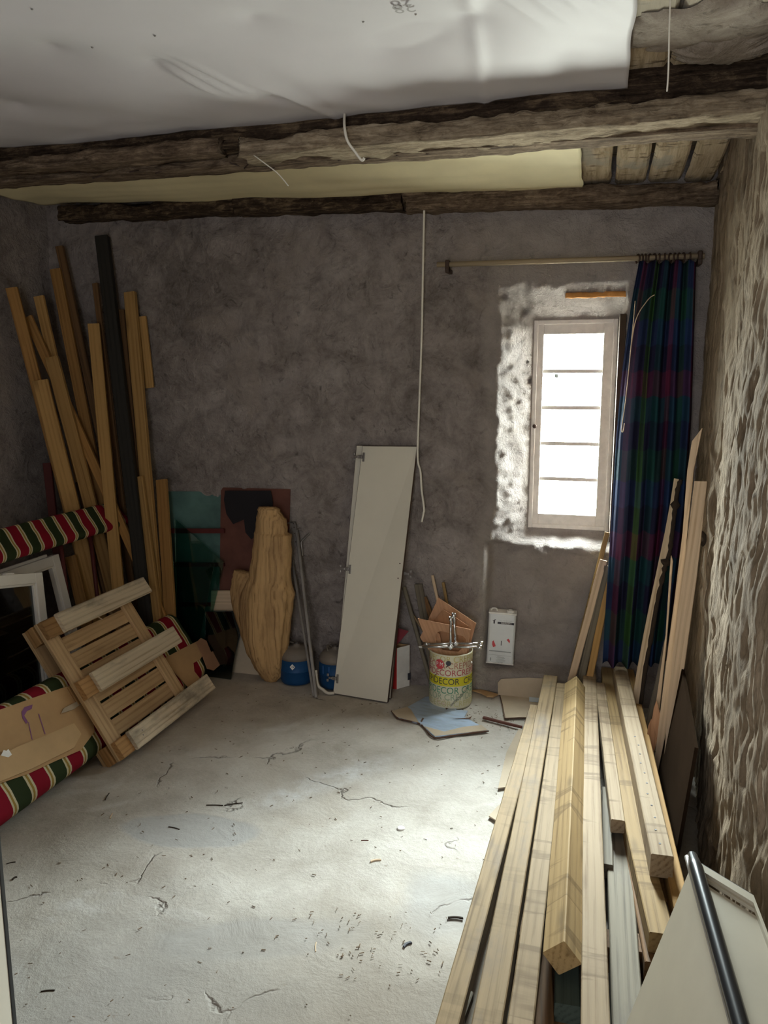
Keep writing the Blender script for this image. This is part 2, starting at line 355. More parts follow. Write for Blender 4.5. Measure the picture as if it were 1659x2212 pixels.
M_CARD = plain('cardboard', (0.50, 0.32, 0.16), 0.9, var=0.12, scale=5)
M_CARD2 = plain('tan_cardboard', (0.50, 0.41, 0.30), 0.9, var=0.12, scale=6)
M_CARDD = plain('torn_cardboard_edge', (0.11, 0.06, 0.04), 0.95)
M_WHITE = plain('white_paint', (0.86, 0.84, 0.78), 0.35, var=0.04)
M_DOOR = plain('cream_melamine', (0.66, 0.62, 0.52), 0.4, var=0.04, scale=3)
M_DOORE = plain('chipboard_edge', (0.09, 0.06, 0.045), 0.9)
M_METAL = plain('dull_grey_metal', (0.30, 0.28, 0.26), 0.45, 0.8, 0.2)
M_CHROME = plain('chrome', (0.62, 0.61, 0.60), 0.22, 1.0, 0.04)
M_RUST = plain('rusty_iron', (0.09, 0.06, 0.05), 0.7, 0.5, 0.3)
M_WHITEP = plain('white_plastic', (0.80, 0.78, 0.73), 0.4)
M_CABLE = plain('white_cable', (0.78, 0.74, 0.64), 0.45, var=0.06)
M_BLUE = plain('blue_enamel', (0.008, 0.060, 0.17), 0.5, 0.1, 0.2, 4)
M_GREYTOP = plain('grey_enamel', (0.20, 0.17, 0.14), 0.6)
M_RED = plain('red_card', (0.52, 0.03, 0.03), 0.5)
M_REDD = plain('dark_red_card', (0.24, 0.04, 0.05), 0.7)
M_BLACK = plain('black_rubber', (0.014, 0.015, 0.017), 0.28, spec=0.6)
M_CREAM = plain('cream_enamel', (0.52, 0.475, 0.375), 0.3, var=0.08, scale=4)
M_BARK = plain('bark', (0.035, 0.024, 0.016), 0.95, bump=0.6)
M_CANW = plain('white_tinplate', (0.70, 0.72, 0.72), 0.35, 0.15, 0.05)
M_CANLAB = plain('dark_print', (0.05, 0.05, 0.06), 0.5)
M_GREYPR = plain('grey_print', (0.35, 0.37, 0.37), 0.5)
M_REDPR = plain('red_print', (0.62, 0.08, 0.09), 0.5)
M_BUCKET = plain('cream_tinplate', (0.72, 0.68, 0.50), 0.45, var=0.06, scale=14)
M_YELLOW = plain('yellow_print', (0.66, 0.58, 0.03), 0.45)
M_DARKRED = plain('dark_red_paint', (0.10, 0.022, 0.02), 0.5)
M_TEAL = plain('teal_paint', (0.085, 0.16, 0.145), 0.6, var=0.3, scale=6)
M_HARDB = plain('dark_brown_hardboard', (0.13, 0.05, 0.035), 0.7, var=0.2, bump=0.3)
M_STAINB = plain('black_stain', (0.012, 0.010, 0.012), 0.6)
M_BROWNB = plain('brown_board', (0.07, 0.03, 0.022), 0.7)
M_BRICK = plain('orange_brick', (0.58, 0.26, 0.07), 0.9, var=0.2, scale=14, bump=0.6)
M_RODW = wood('curtain_pole_wood', (0.36, 0.28, 0.18), (0.24, 0.18, 0.11), knots=0)
M_RING = plain('dark_wood_ring', (0.05, 0.028, 0.018), 0.5)
M_CORD = plain('beige_cord', (0.60, 0.46, 0.32), 0.9)
M_PURPLE = plain('purple_mark', (0.26, 0.11, 0.24), 0.8)
def glass(name, tint=(0.92, 0.97, 0.95), gl=0.10):
    m = NT(name); t = m.node('ShaderNodeBsdfTransparent'); t.inputs[0].default_value = (*tint, 1)
    g = m.node('ShaderNodeBsdfGlossy'); g.inputs['Roughness'].default_value = 0.03
    fr = m.node('ShaderNodeFresnel'); fr.inputs[0].default_value = 1.45
    a = m.math('ADD', m.math('MULTIPLY', fr.outputs[0], 0.8), gl*0.3)
    mx = m.node('ShaderNodeMixShader'); m.l.new(a, mx.inputs[0]); m.l.new(t.outputs[0], mx.inputs[1]); m.l.new(g.outputs[0], mx.inputs[2])
    m.l.new(mx.outputs[0], m.n['Material Output'].inputs[0]); return m.m
M_GLASS = glass('window_glass'); M_GLASSG = glass('greenish_sheet_glass', (0.62, 0.80, 0.75), 0.2); M_GLASSD = glass('dark_sheet_glass', (0.34, 0.42, 0.42), 0.3)
def fabric(name, tr=0.0):
    m = NT(name, 0.9, 0.1); return m
def stripes():
    m = NT('striped_canvas', 0.85, 0.15); tc = m.node('ShaderNodeTexCoord'); sx = m.node('ShaderNodeSeparateXYZ'); m.l.new(tc.outputs['UV'], sx.inputs[0])
    f = m.math('FRACT', m.math('MULTIPLY', sx.outputs[0], 1.0))
    R, G, K, O = (0.24, 0.008, 0.022), (0.028, 0.042, 0.016), (0.62, 0.56, 0.38), (0.36, 0.24, 0.06)
    col = m.ramp(f, [(0.0, R), (0.33, K), (0.375, O), (0.425, K), (0.47, G), (0.83, K), (0.875, O), (0.925, K), (0.97, R)], 'CONSTANT')
    m.color(col); m.bump(m.noise(m.coord('Object', (1, 1, 1)), 300, 2), 0.2, 0.002); return m.m
M_STRIPE = stripes()
def plaid():
    m = NT('plaid_cotton', 0.9, 0.1); tc = m.node('ShaderNodeTexCoord'); sx = m.node('ShaderNodeSeparateXYZ'); m.l.new(tc.outputs['UV'], sx.inputs[0])
    N, B, G, P, T, L = (0.016, 0.016, 0.040), (0.020, 0.040, 0.105), (0.016, 0.060, 0.038), (0.105, 0.018, 0.045), (0.014, 0.055, 0.065), (0.06, 0.135, 0.022)
    u = m.math('FRACT', m.math('MULTIPLY', sx.outputs[0], 1.15)); v = m.math('FRACT', m.math('MULTIPLY', sx.outputs[1], 2.5))
    cu = m.ramp(u, [(0.0, B), (0.10, P), (0.19, N), (0.34, L), (0.43, N), (0.52, T), (0.62, N), (0.72, P), (0.80, B), (0.90, G)], 'CONSTANT')
    cv = m.ramp(v, [(0.0, N), (0.17, G), (0.36, B), (0.52, N), (0.68, P), (0.84, T)], 'CONSTANT')
    col = m.mix(0.5, cu, cv); m.color(col)
    tl = m.node('ShaderNodeBsdfTranslucent'); m.l.new(m.mix(0.6, col, (0.5, 0.5, 0.6)), tl.inputs[0])
    mx = m.node('ShaderNodeMixShader'); mx.inputs[0].default_value = 0.12; m.l.new(m.b.outputs[0], mx.inputs[1]); m.l.new(tl.outputs[0], mx.inputs[2])
    m.l.new(mx.outputs[0], m.n['Material Output'].inputs[0]); return m.m
M_PLAID = plaid()
M_SHEET = plain('white_plastic_sheet', (0.64, 0.61, 0.615), 0.6, var=0.05, scale=1.5, spec=0.35)
M_LINEN = plain('yellowed_linen', (0.82, 0.73, 0.46), 0.8, var=0.12, scale=2)
def sheen_card():
    m = NT('blue_sheened_card', 0.35, 0.6); co = m.coord('Object', (1, 1, 1), False)
    a = m.ramp(m.noise(m.coord('Object', (2, 9, 1), False), 3.5, 5, 0.6, 0.5), [(0.45, 0.0), (0.6, 1.0)])
    col = m.mix(m.math('MULTIPLY', a, 0.5), (0.44, 0.55, 0.70), (0.28, 0.33, 0.38)); m.color(col); return m.m
M_BLUECARD = sheen_card()
FONTCOL = {'olive': plain('olive_print', (0.55, 0.46, 0.16), .5), 'brownred': plain('brown_red_print', (0.46, 0.20, 0.13), .5), 'red': plain('crimson_print', (0.50, 0.09, 0.10), .5),
           'black': M_CANLAB, 'green': plain('green_print', (0.08, 0.27, 0.16), .5), 'teal': plain('pale_green_print', (0.35, 0.44, 0.28), .5), 'pale': plain('pale_yellow_print', (0.60, 0.56, 0.28), .5)}

# ================================================================== SETTING
XL, XR, YB, YF = -3.12, 0.44, 3.97, -1.2
def grid(name, nu, nv, fn, mat, keep=None, smooth=True, uv=None, kind='structure'):
    v = [fn(i/nu, j/nv) for j in range(nv+1) for i in range(nu+1)]; f = []
    for j in range(nv):
        for i in range(nu):
            if keep is None or keep((i+.5)/nu, (j+.5)/nv):
                a = j*(nu+1)+i; f.append((a, a+1, a+nu+2, a+nu+1))
    o = mk(name, v, f, mat, smooth=smooth, uv=uv, fix=False)
    if kind: o['kind'] = kind
    return o
# floor
def f_floor(u, v):
    x = -3.4+u*4.3; y = -1.4+v*6.0
    return (x, y, min(0.0, 0.006*fbm((x*1.7, y*1.7, 3), 4)-0.004))
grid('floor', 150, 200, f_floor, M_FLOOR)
# back wall as a relief: window opening with splayed left jamb, sloping lintel, sill and the shallow niche below it
WX0, WX1, WZ0, WZ1 = -0.352, 0.078, 0.865, 1.985
LEDGE = 0.135
def wall_y(x, z):
    sill = 0.80+0.02*noise.noise(V((x*5, 0, 1)))
    # window recess
    l = lin(-0.505+0.03*noise.noise(V((1, z*4, 2)))+.014*noise.noise(V((3, z*17, 2))), -0.352, x); r = 1-lin(0.090, 0.112, x); t = 1-lin(1.995, 2.135+0.018*noise.noise(V((x*7, 5, 2))), z); b = sst(sill-0.04, sill+0.03, z)
    dw = 0.299*min(l, r, t)*b
    # niche under the sill
    nl = sst(-0.56+0.012*noise.noise(V((1, z*5, 8))), -0.515, x); nb = sst(LEDGE-0.02, LEDGE+0.012, z); nt = 1-sst(sill-0.01, sill+0.05, z)
    dn = 0.135*nl*nb
    d = max(dw, dn*(1 if z < sill+.03 else 0)*max(nt, 0))
    edge = 1 if 0 < dw < 0.288 else 0
    rough = 0.016*fbm((x*2.2, z*2.2, 1.3), 4)+0.009*fbm((x*9, z*9, 4), 4)
    if x > WX0-.02 and x < WX1+.02 and WZ0-.02 < z < WZ1+.02: rough = 0
    if edge: rough += 0.036*fbm((x*8, z*8, 7), 4)+0.030*fbm((x*22, z*22, 3), 3)
    # projecting pilaster left of the window
    pil = -0.022*sst(-.95, -.85, x)*(1-sst(-.60, -.56, x))*0
    return YB+d+rough+pil
def f_back(u, v):
    x = -3.3+u*3.95; z = -0.03+v*2.83
    return (x, wall_y(x, z), z)
def keep_back(u, v):
    x = -3.3+u*3.95; z = -0.03+v*2.83
    return not (WX0+.012 < x < WX1-.012 and WZ0+.012 < z < WZ1-.012)
grid('wall_back', 330, 236, f_back, M_WALL, keep_back)
# right wall: coarse vertically combed render
def f_right(u, v):
    y = YF+(u/.12)*(1.1-YF) if u < .12 else 1.1+(u-.12)/.88*(4.35-1.1); z = -0.03+v*2.83
    wv = 1.6*noise.noise(V((y*5, z*5, 2)))
    r = 0.022*fbm((y*1.6, z*0.9, 9), 3)+0.013*noise.noise(V((y*11+wv, z*3.4+wv, 2)))+0.007*fbm((y*30+wv, z*9, 5), 3)
    pit_ = noise.noise(V((y*22+wv, z*7, 8))); r -= 0.014*sst(.15, .5, pit_)
    r += 0.050*sst(3.28, 2.80, y)*sst(2.1, 1.0, z)
    return (XR+0.025-r, y, z)
grid('wall_right', 560, 330, f_right, M_WALLR)
def f_left(u, v):
    y = YF+u*(4.35-YF); z = -0.03+v*2.83
    return (XL+0.02*fbm((y*2.2, z*2.2, 5), 4)+0.01*fbm((y*9, z*9, 5), 3), y, z)
grid('wall_left', 160, 90, f_left, M_WALL)
v, f = join([box(-3.5, -.68, YF-.1, YF, -.03, 2.9), box(.28, .8, YF-.1, YF, -.03, 2.9), box(-.68, .28, YF-.1, YF, 2.2, 2.9)])  # wall behind the viewer, its opening added to carry the fill lamp
o = mk('wall_front', v, f, M_WALL); o['kind'] = 'structure'
# added unseen shell behind the wall opening, shuts out the sky light
v, f = join([box(-1.2, .8, -2.7, -2.6, -.05, 2.9), box(-1.3, -1.2, -2.7, YF-.1, -.05, 2.9), box(.8, .9, -2.7, YF-.1, -.05, 2.9), box(-1.3, .9, -2.7, YF-.1, 2.6, 2.7), box(-1.3, .9, -2.7, YF-.1, -.05, -.001)])
o = mk('wall_unseen_shell', v, f, M_WALL); o['kind'] = 'structure'
# ceiling: rough boards running away from the viewer, lowered a little towards the window wall
def zc(x, y): return 2.665-0.105*lin(-2.9, 0.45, x)*sst(3.0, 3.8, y)
v, f = [], []
x = -3.3
while x < 0.62:
    w = random.uniform(0.115, 0.150); g = random.uniform(0.010, 0.018); zz = random.uniform(-0.004, 0.004); n = 46; k = len(v)
    for i in range(n+1):
        y = YF+(4.2-YF)*i/n
        a = 0.007*noise.noise(V((x*9, y*5, 1))); b_ = 0.007*noise.noise(V((x*9, y*5, 6)))
        z = zc(x, y)+zz+0.004*noise.noise(V((x*4, y*6, 2)))
        v += [(x+a, y, z+.012), (x+a+.012, y, z), (x+w-b_-.012, y, z), (x+w-b_, y, z+.012)]
    for i in range(n):
        for q in range(3): f.append((k+i*4+q, k+i*4+q+1, k+i*4+5+q, k+i*4+4+q))
    x += w+g
for (a, b_) in ((0, 1),):
    k = len(v); v += [(-3.4, YF-.1, 2.70), (.7, YF-.1, 2.70), (.7, 4.4, 2.70), (-3.4, 4.4, 2.70)]; f.append((k, k+1, k+2, k+3))
ceil_m = NT('lime_stained_boards', 0.9, 0.1)
def ceiling_mat():
    m = ceil_m; co = m.coord('Object', (1, 1, 1), False)
    g = m.noise(m.coord('Object', (14, 1.3, 8), False), 3, 6, 0.65, .5)
    col = m.ramp(g, [(0.3, (0.30, 0.22, 0.13)), (0.5, (0.56, 0.45, 0.30)), (0.7, (0.70, 0.60, 0.44))])
    bk = m.ramp(m.noise(m.coord('Object', (6, 26, 8), False), 1.6, 6, .65), [(0.57, 0.0), (0.64, 1.0)]); col = m.mix(m.math('MULTIPLY', bk, .8), col, (0.10, 0.065, 0.04))
    pl = m.ramp(m.noise(co, 1.9, 5, .6, .4), [(0.53, 0.0), (0.57, 1.0)]); col = m.mix(m.math('MULTIPLY', pl, .8), col, (0.42, 0.38, 0.31))
    m.color(col); m.bump(g, .6, .015); return m.m
o = mk('ceiling', v, f, ceiling_mat()); o['kind'] = 'structure'
# left-over plaster on the boards in front of the main beam
def blob(name, cx, cy, z, rx, ry, th, mat, seed):
    v, f = [], []
    N, Rn = 90, 9
    for r in range(Rn+1):
        t = r/Rn
        for k in range(N):
            a = 2*math.pi*k/N
            rr = 1+0.30*noise.noise(V((math.cos(a)*1.6+seed, math.sin(a)*1.6, seed)))+0.35*fbm((math.cos(a)*4+seed, math.sin(a)*4, 2), 4)
            X = cx+rx*rr*t*math.cos(a); Y_ = cy+ry*rr*t*math.sin(a)
            v.append((X, Y_, z-th*(1-t**4)-0.006*noise.noise(V((X*14, Y_*14, seed)))))
    for r in range(Rn):
        for k in range(N): f.append((r*N+k, r*N+(k+1) % N, (r+1)*N+(k+1) % N, (r+1)*N+k))
    o = mk(name, v, f, mat, smooth=True); o['kind'] = 'structure'; return o
M_LIME = plaster('lime_plaster', (0.22, 0.18, 0.14), (0.40, 0.34, 0.28), (0.52, 0.46, 0.39))
blob('trim_1', 0.22, 2.56, 2.664, 0.30, 0.14, 0.020, M_LIME, 3.0)
blob('trim_2', 0.33, 2.72, 2.662, 0.16, 0.10, 0.030, M_LIME, 7.0)

# ------------------------------------------------------------------ beams
def beam(name, x0, x1, y0, y1, z0, z1, mat, label, rough=0.012, n=200, dz=0.0, endcut=0.0, seed=0.0):
    """hewn beam along X; dz lowers it towards the right end"""
    v, f = [], []; sec = []
    m_ = 6
    for k in range(m_): sec.append((y0+(y1-y0)*k/m_, z0))
    for k in range(m_): sec.append((y1, z0+(z1-z0)*k/m_))
    for k in range(m_): sec.append((y1-(y1-y0)*k/m_, z1))
    for k in range(m_): sec.append((y0, z1-(z1-z0)*k/m_))
    P = len(sec)
    for i in range(n+1):
        u = i/n; x = (x1-x0)*u
        for (y, z) in sec:
            q = rough*fbm((x*3+seed, y*14, z*14), 4)+rough*.6*fbm((x*11+seed, y*34, z*34), 3)
            cy, cz = (y0+y1)/2, (z0+z1)/2
            k = 1+q/max(.03, min(y1-y0, z1-z0)/2)
            ex = endcut*noise.noise(V((y*22, z*22, seed))) if i in (0, n) else 0
            v.append((x+ex, (cy+(y-cy)*k)-cy, (cz+(z-cz)*k)-dz*u-cz))
    for i in range(n):
        for k in range(P): f.append((i*P+k, i*P+(k+1) % P, (i+1)*P+(k+1) % P, (i+1)*P+k))
    f.append(tuple(range(P))); f.append(tuple(range(n*P, n*P+P)))
    o = mk(name, v, f, mat, smooth=True); o.location = (x0, (y0+y1)/2, (z0+z1)/2)
    return tag(o, label, 'beam')
beam('ceiling_beam', -3.2, .55, 2.84, 3.00, 2.540, 2.70, M_BEAMD, 'dark hewn ceiling beam spanning the room below the white sheet', 0.016)
beam('beam_batten', -1.345, .50, 2.795, 2.93, 2.492, 2.555, M_TIMBER, 'long pale hewn timber fixed under the dark ceiling beam, right of the break', 0.012, endcut=0.05, seed=4)
beam('beam_batten', -3.2, -1.43, 2.80, 2.90, 2.515, 2.56, M_BEAM, 'short broken timber under the dark ceiling beam, left of the break', 0.010, endcut=0.06, seed=8)
beam('beam_board', -3.2, .50, 2.92, 3.03, 2.512, 2.545, M_BEAM, 'rough brown underside board of the ceiling beam, nails sticking out of it', 0.008, seed=12, endcut=.02, dz=.030)
beam('wall_plate', -2.97, -1.90, 3.87, 4.02, 2.555, 2.63, M_BEAMD, 'dark timber wall plate along the top of the back wall, left piece', 0.012, dz=.01, seed=15, endcut=.03)
beam('wall_plate', -1.89, -.98, 3.86, 4.02, 2.535, 2.635, M_BEAMD, 'dark timber wall plate along the top of the back wall, middle piece', 0.012, dz=.03, seed=17, endcut=.03)
beam('wall_plate', -.97, .47, 3.87, 4.02, 2.495, 2.585, M_BEAM, 'brown timber wall plate above the window, right piece', 0.012, dz=.045, seed=21, endcut=.03)
# nails
nl = [((497, 352), (530, 362)), ((528, 364), (552, 338)), ((585, 366), (606, 352)), ((730, 347), (752, 340)), ((790, 345), (815, 336)), ((855, 336), (885, 327)), ((920, 332), (960, 326)), ((1035, 322), (1050, 316)), ((1155, 315), (1180, 308)), ((1245, 307), (1266, 302)), ((200, 385), (230, 378)), ((335, 375), (356, 366)), ((280, 372), (300, 368))]
wh = ['bent nail hanging below the break in the beam', 'nail crossing the bent nail below the break in the beam', 'dark nail beside the thin loose wire under the beam', 'nail under the beam just left of the white cable end', 'nail under the beam just right of the white cable end', 'nail under the beam above the yellowed cloth, second right of the cable', 'long nail under the beam left above the long white cable', 'short nail under the beam right above the long white cable', 'nail under the beam above the brightest part of the yellowed cloth', 'nail under the beam at the right end of the yellowed cloth', 'nail under the beam, leftmost of all', 'nail under the beam, third from the left', 'nail under the beam, second from the left']
for (a, b_), w_ in zip(nl, wh):
    p, q = atz(*b_, 2.505), atz(*a, 2.49)
    tube('nail', [p, q], 0.0028, M_RUST, sides=6, k=1, label=w_, cat='nail', group='nails sticking out of the ceiling beam')

# ------------------------------------------------------------------ ceiling cloths
def f_sheet(u, v):
    yf = 2.835+0.012*noise.noise(V((u*9, 0, 1)))+0.010*noise.noise(V((u*30, 0, 1)))+0.03*u*(1-u)-.03*lin(.25, 0, u)
    x = -3.15+u*(3.15+0.045+0.012*noise.noise(V((v*8, 3, 1)))); y = 1.0+v*(yf-1.0)
    d = -0.022*abs(noise.noise(V((x*1.1+y*.6, y*1.4, 4))))-0.012*noise.noise(V((x*2.0, y*2.0, 9)))
    s_ = x*.80+y*.60; t_ = -x*.60+y*.80
    d += 0.012*noise.noise(V((s_*1.1, t_*4.2, 2)))+0.005*noise.noise(V((s_*2.2, t_*11, 6)))*lin(.2, .6, noise.noise(V((x, y, 3)))+.5)
    for (px, py, a) in ((-0.52, 2.32, .02), (-1.12, 2.62, .022), (-1.36, 2.28, .02), (-2.02, 2.45, .016), (-.62, 2.37, .018), (-.38, 2.25, .018), (-1.6, 2.1, .014), (-2.5, 2.3, .014), (-.95, 2.1, .012)):
        r = math.hypot(x-px, y-py); d += a*math.exp(-r*22)+.010*math.exp(-r*5)
    d -= 0.008*math.exp(-((x+.38+.08*(y-2.3))/.022)**2)
    for q in range(4): d -= 0.006*math.exp(-((x+.30-.07*q-.5*(y-2.1))/.016)**2)*lin(2.42, 2.15, y)
    d -= 0.007*math.exp(-((x+1.12-.16*math.sin((y-2.5)*4))/.02)**2)*lin(2.35, 2.6, y)
    for q in range(3): d -= 0.010*math.exp(-((x+1.18+.05*q-.35*(y-2.5))/.014)**2)*lin(2.56, 2.45, y)*lin(2.2, 2.38, y)
    return (x, y, 2.612+max(-.05, min(.028, d)))
sh = grid('ceiling_sheet', 230, 130, f_sheet, M_SHEET, kind=None)
tag(sh, 'white plastic sheet stretched under the ceiling in front of the dark beam', 'sheet')
md = sh.modifiers.new('thickness', 'SOLIDIFY'); md.thickness = 0.0012
# marker strokes that show through the sheet: a mirrored, sideways pair of figures
vv, ff = textgeo('28', 0.12, mirror=True)
p0 = atz(872, 30, 2.60); v = [(a*.9, b_*.9, 0) for a, b_ in vv]
gm = mk('pencilled_figures', [(p0.x-.5*0+a[0]*.55, p0.y+a[1]*.75, 0) for a in v], ff, plain('faint_marker', (0.36, 0.34, 0.33), .8), sh, fix=False)
for q in gm.data.vertices:
    q.co.z = f_sheet((q.co.x+3.15)/3.195, (q.co.y-1.0)/1.835)[2]-0.009
for (px_, py_) in ((785, 72), (898, 55), (335, 90), (200, 115), (70, 32)):
    q = atz(px_, py_, 2.60); u_, v_ = (q.x+3.15)/3.195, (q.y-1.0)/1.835; zz = f_sheet(u_, v_)[2]
    vv, ff = lathe([(.0035, -.002), (.003, -.004), (.001, -.005)], 10); mk('nail_head', vv, ff, M_METAL, sh, Matrix.Translation((q.x, q.y, zz)))
gm['label'] = 'faint grey figures marked on the sheet'
def f_linen(u, v):
    xl, xr = -3.02, -0.115; x = xl+u*(xr-xl)
    y0, y1 = 2.99, 3.90-0.06*lin(.5, .0, u)+.01*noise.noise(V((u*20, 1, 1))); y = y0+v*(y1-y0)
    z = zc(x, y)-0.028-0.028*math.sin(math.pi*v)-0.010*noise.noise(V((x*3, y*2, 2)))-0.008*noise.noise(V((x*1.2, y*11, 4)))
    return (x+0.01*noise.noise(V((3, y*9, 1)))*(1 if u > .98 else 0), y, z)
ln = grid('ceiling_cloth', 160, 50, f_linen, M_LINEN, kind=None)
tag(ln, 'yellowed cloth stretched under the ceiling between the beam and the window wall', 'cloth')
md = ln.modifiers.new('thickness', 'SOLIDIFY'); md.thickness = 0.0015

# ------------------------------------------------------------------ cables and strings
tube('electric_cable', [aty(745, 236, 2.82), aty(744, 270, 2.76), aty(750, 303, 2.75), aty(767, 328, 2.76), aty(781, 346, 2.77), aty(787, 341, 2.77)], 0.0048, M_CABLE, label='short white cable hanging from the white ceiling sheet over the beam', cat='cable')
tube('electric_cable', [aty(917, 418, 3.88), aty(914, 560, 3.90), aty(911, 720, 3.91), aty(906, 860, 3.91), aty(902, 985, 3.91), aty(908, 1018, 3.91), aty(911, 1060, 3.91), aty(916, 1098, 3.91), aty(915, 1108, 3.91), aty(911, 1127, 3.91)], 0.0055, M_CABLE, label='long white cable hanging down the back wall beside the cupboard door panel', cat='cable')
tube('pull_string', [aty(1449, -30, 2.2), aty(1446, 60, 2.2), aty(1444, 150, 2.2), aty(1441, 197, 2.2)], 0.0022, M_CABLE, label='thin pale string hanging from the boards at top right', cat='string')
tube('loose_wire', [aty(548, 335, 2.80), aty(575, 355, 2.80), aty(597, 372, 2.79), aty(612, 388, 2.79), aty(623, 402, 2.79)], 0.0022, M_CABLE, label='thin loose wire dangling under the break in the beam', cat='wire')

# ================================================================== WINDOW
wf = empty('window_1', (WX0, 4.30, WZ0)); wf['kind'] = 'structure'
def wbox(name, x0, x1, y0, y1, z0, z1, mat, c=.003, parent=None):
    vv, ff = box(x0-WX0, x1-WX0, y0-4.30, y1-4.30, z0-WZ0, z1-WZ0, c); return mk(name, vv, ff, mat, parent or wf)
M_FRAME = plain('grey_white_window_paint', (.76, .71, .655), .6, var=.1, scale=22, bump=.15)
fx0, fx1, fz0, fz1 = WX0, WX1, WZ0, WZ1
wbox('frame_stile', fx0, fx0+.022, 4.262, 4.34, fz0, fz1, M_FRAME); wbox('frame_stile', fx1-.022, fx1, 4.262, 4.34, fz0, fz1, M_FRAME)
wbox('frame_rail', fx0+.022, fx1-.022, 4.265, 4.34, fz0, fz0+.022, M_FRAME); wbox('frame_rail', fx0+.022, fx1-.022, 4.265, 4.34, fz1-.022, fz1, M_FRAME)
gx0, gx1, gz0, gz1 = -0.299, 0.008, 0.945, 1.912
sa = empty('sash', (0, 0, 0)); sa.parent = wf
wbox('sash_stile', fx0+.019, gx0, 4.272, 4.312, fz0+.019, fz1-.019, M_FRAME, parent=sa); wbox('sash_stile', gx1, fx1-.019, 4.272, 4.312, fz0+.019, fz1-.019, M_FRAME, parent=sa)
wbox('sash_rail', gx0, gx1, 4.273, 4.311, fz0+.019, gz0, M_FRAME, parent=sa); wbox('sash_rail', gx0, gx1, 4.273, 4.311, gz1, fz1-.019, M_FRAME, parent=sa)
ph = (gz1-gz0)/5
for i in range(5):
    z0 = gz0+i*ph
    if i: wbox('glazing_bar', gx0, gx1, 4.282, 4.306, z0-.010, z0+.010, M_FRAME, .001, sa)
    wbox('pane', gx0-.004, gx1+.004, 4.292, 4.295, z0+.004, z0+ph-.004, M_GLASS, 0, sa)
tube('latch_wire', local([(gx0+.02, 4.288, gz0+ph*3.95), (gx0+.008, 4.288, gz0+ph*3.5), (gx0-.004, 4.289, gz0+ph*3.05)], (WX0, 4.30, WZ0)), .0016, M_RUST, sa)
wbox('paper_scrap', gx0+.062, gx0+.080, 4.2885, 4.2905, gz0+ph*3.82, gz0+ph*3.93, M_GREYPR, 0, sa)
tag(mk('knob', *lathe([(.004, 0), (.009, .004), (.012, .014), (.008, .022)], 14), M_RUST, sa, Matrix.Translation((0.020, -.030, .56)) @ Matrix.Rotation(math.pi/2, 4, 'X'), smooth=True))
# brick in the lintel
bq = aty(1220, 655, 4.075)
vv, ff = [], []
n_ = 24
for i in range(n_+1):
    u = i/n_
    for (y, z) in ((-.03, -.012), (-.03, .012), (.03, .014), (.03, -.010)):
        vv.append((u*.335, y+.006*noise.noise(V((u*9, y*30, z*60))), z+.006*noise.noise(V((u*12, y*20, 3)))))
for i in range(n_):
    for k in range(4): ff.append((i*4+k, i*4+(k+1) % 4, i*4+4+(k+1) % 4, i*4+4+k))
ff += [(0, 1, 2, 3), (n_*4, n_*4+1, n_*4+2, n_*4+3)]
o = mk('lintel_brick', vv, ff, M_BRICK, smooth=True); o.location = (-0.185, 4.065, 2.085); tag(o, 'long orange brick showing in the lintel above the window', 'brick')

vv, ff = box(.0795, .108, 3.985, 4.262, .86, 1.985, .001); o = mk('trim_3', vv, ff, plain('jamb_shade_tint', (.075, .05, .032), .95, spec=.1)); o['kind'] = 'structure'  # brown jamb strip, extended and coloured near black to dim the overlit reveal
# curtain pole, bracket, rings
YP = 3.875
pA, pB = aty(944, 572, YP), aty(1522, 553, YP)
pole = tube('curtain_pole', [pA, pB], 0.0125, M_RODW, sides=14, k=1, label='wooden curtain pole above the window', cat='curtain pole')
for px_ in ((967, 572), (1512, 553)):
    q = aty(*px_, YP); d = q-pA
    vv, ff = join([box(d.x-.010, d.x+.010, d.y-.02, d.y+.085, d.z-.036, d.z-.014, .004), box(d.x-.010, d.x+.010, d.y-.018, d.y+.016, d.z-.04, d.z+.022, .005)])
    mk('bracket', vv, ff, M_RING, pole)
rings = [1378, 1386, 1394, 1404, 1413, 1424, 1436, 1448, 1458, 1467, 1476, 1490]
rp = ['first curtain ring from the left, clear of the cloth'] + ['curtain ring number %s from the left on the pole above the cloth' % w for w in ('two', 'three', 'four', 'five', 'six', 'seven', 'eight', 'nine', 'ten', 'eleven')] + ['last curtain ring at the right end of the pole']
for x_, lb in zip(rings, rp):
    q = aty(x_, 553+(1500-x_)*.034, YP)
    a0 = random.uniform(-.5, .5); pts = []
    for k in range(21):
        a = 2*math.pi*k/20; pts.append(V((0.020*math.cos(a)*math.sin(a0), 0.020*math.cos(a)*math.cos(a0), 0.020*math.sin(a)-.0055)))
    vv, ff = tubegeo(pts, .0042, 8); r_ = mk('curtain_ring', vv, ff, M_RING, smooth=True); r_.location = q
    tag(r_, lb, 'curtain ring', 'dark wooden curtain rings')
    cl_ = mk('clip', *tubegeo([V((0, 0, -.026)), V((.001, 0, -.040))], .002, 6), M_METAL, r_)
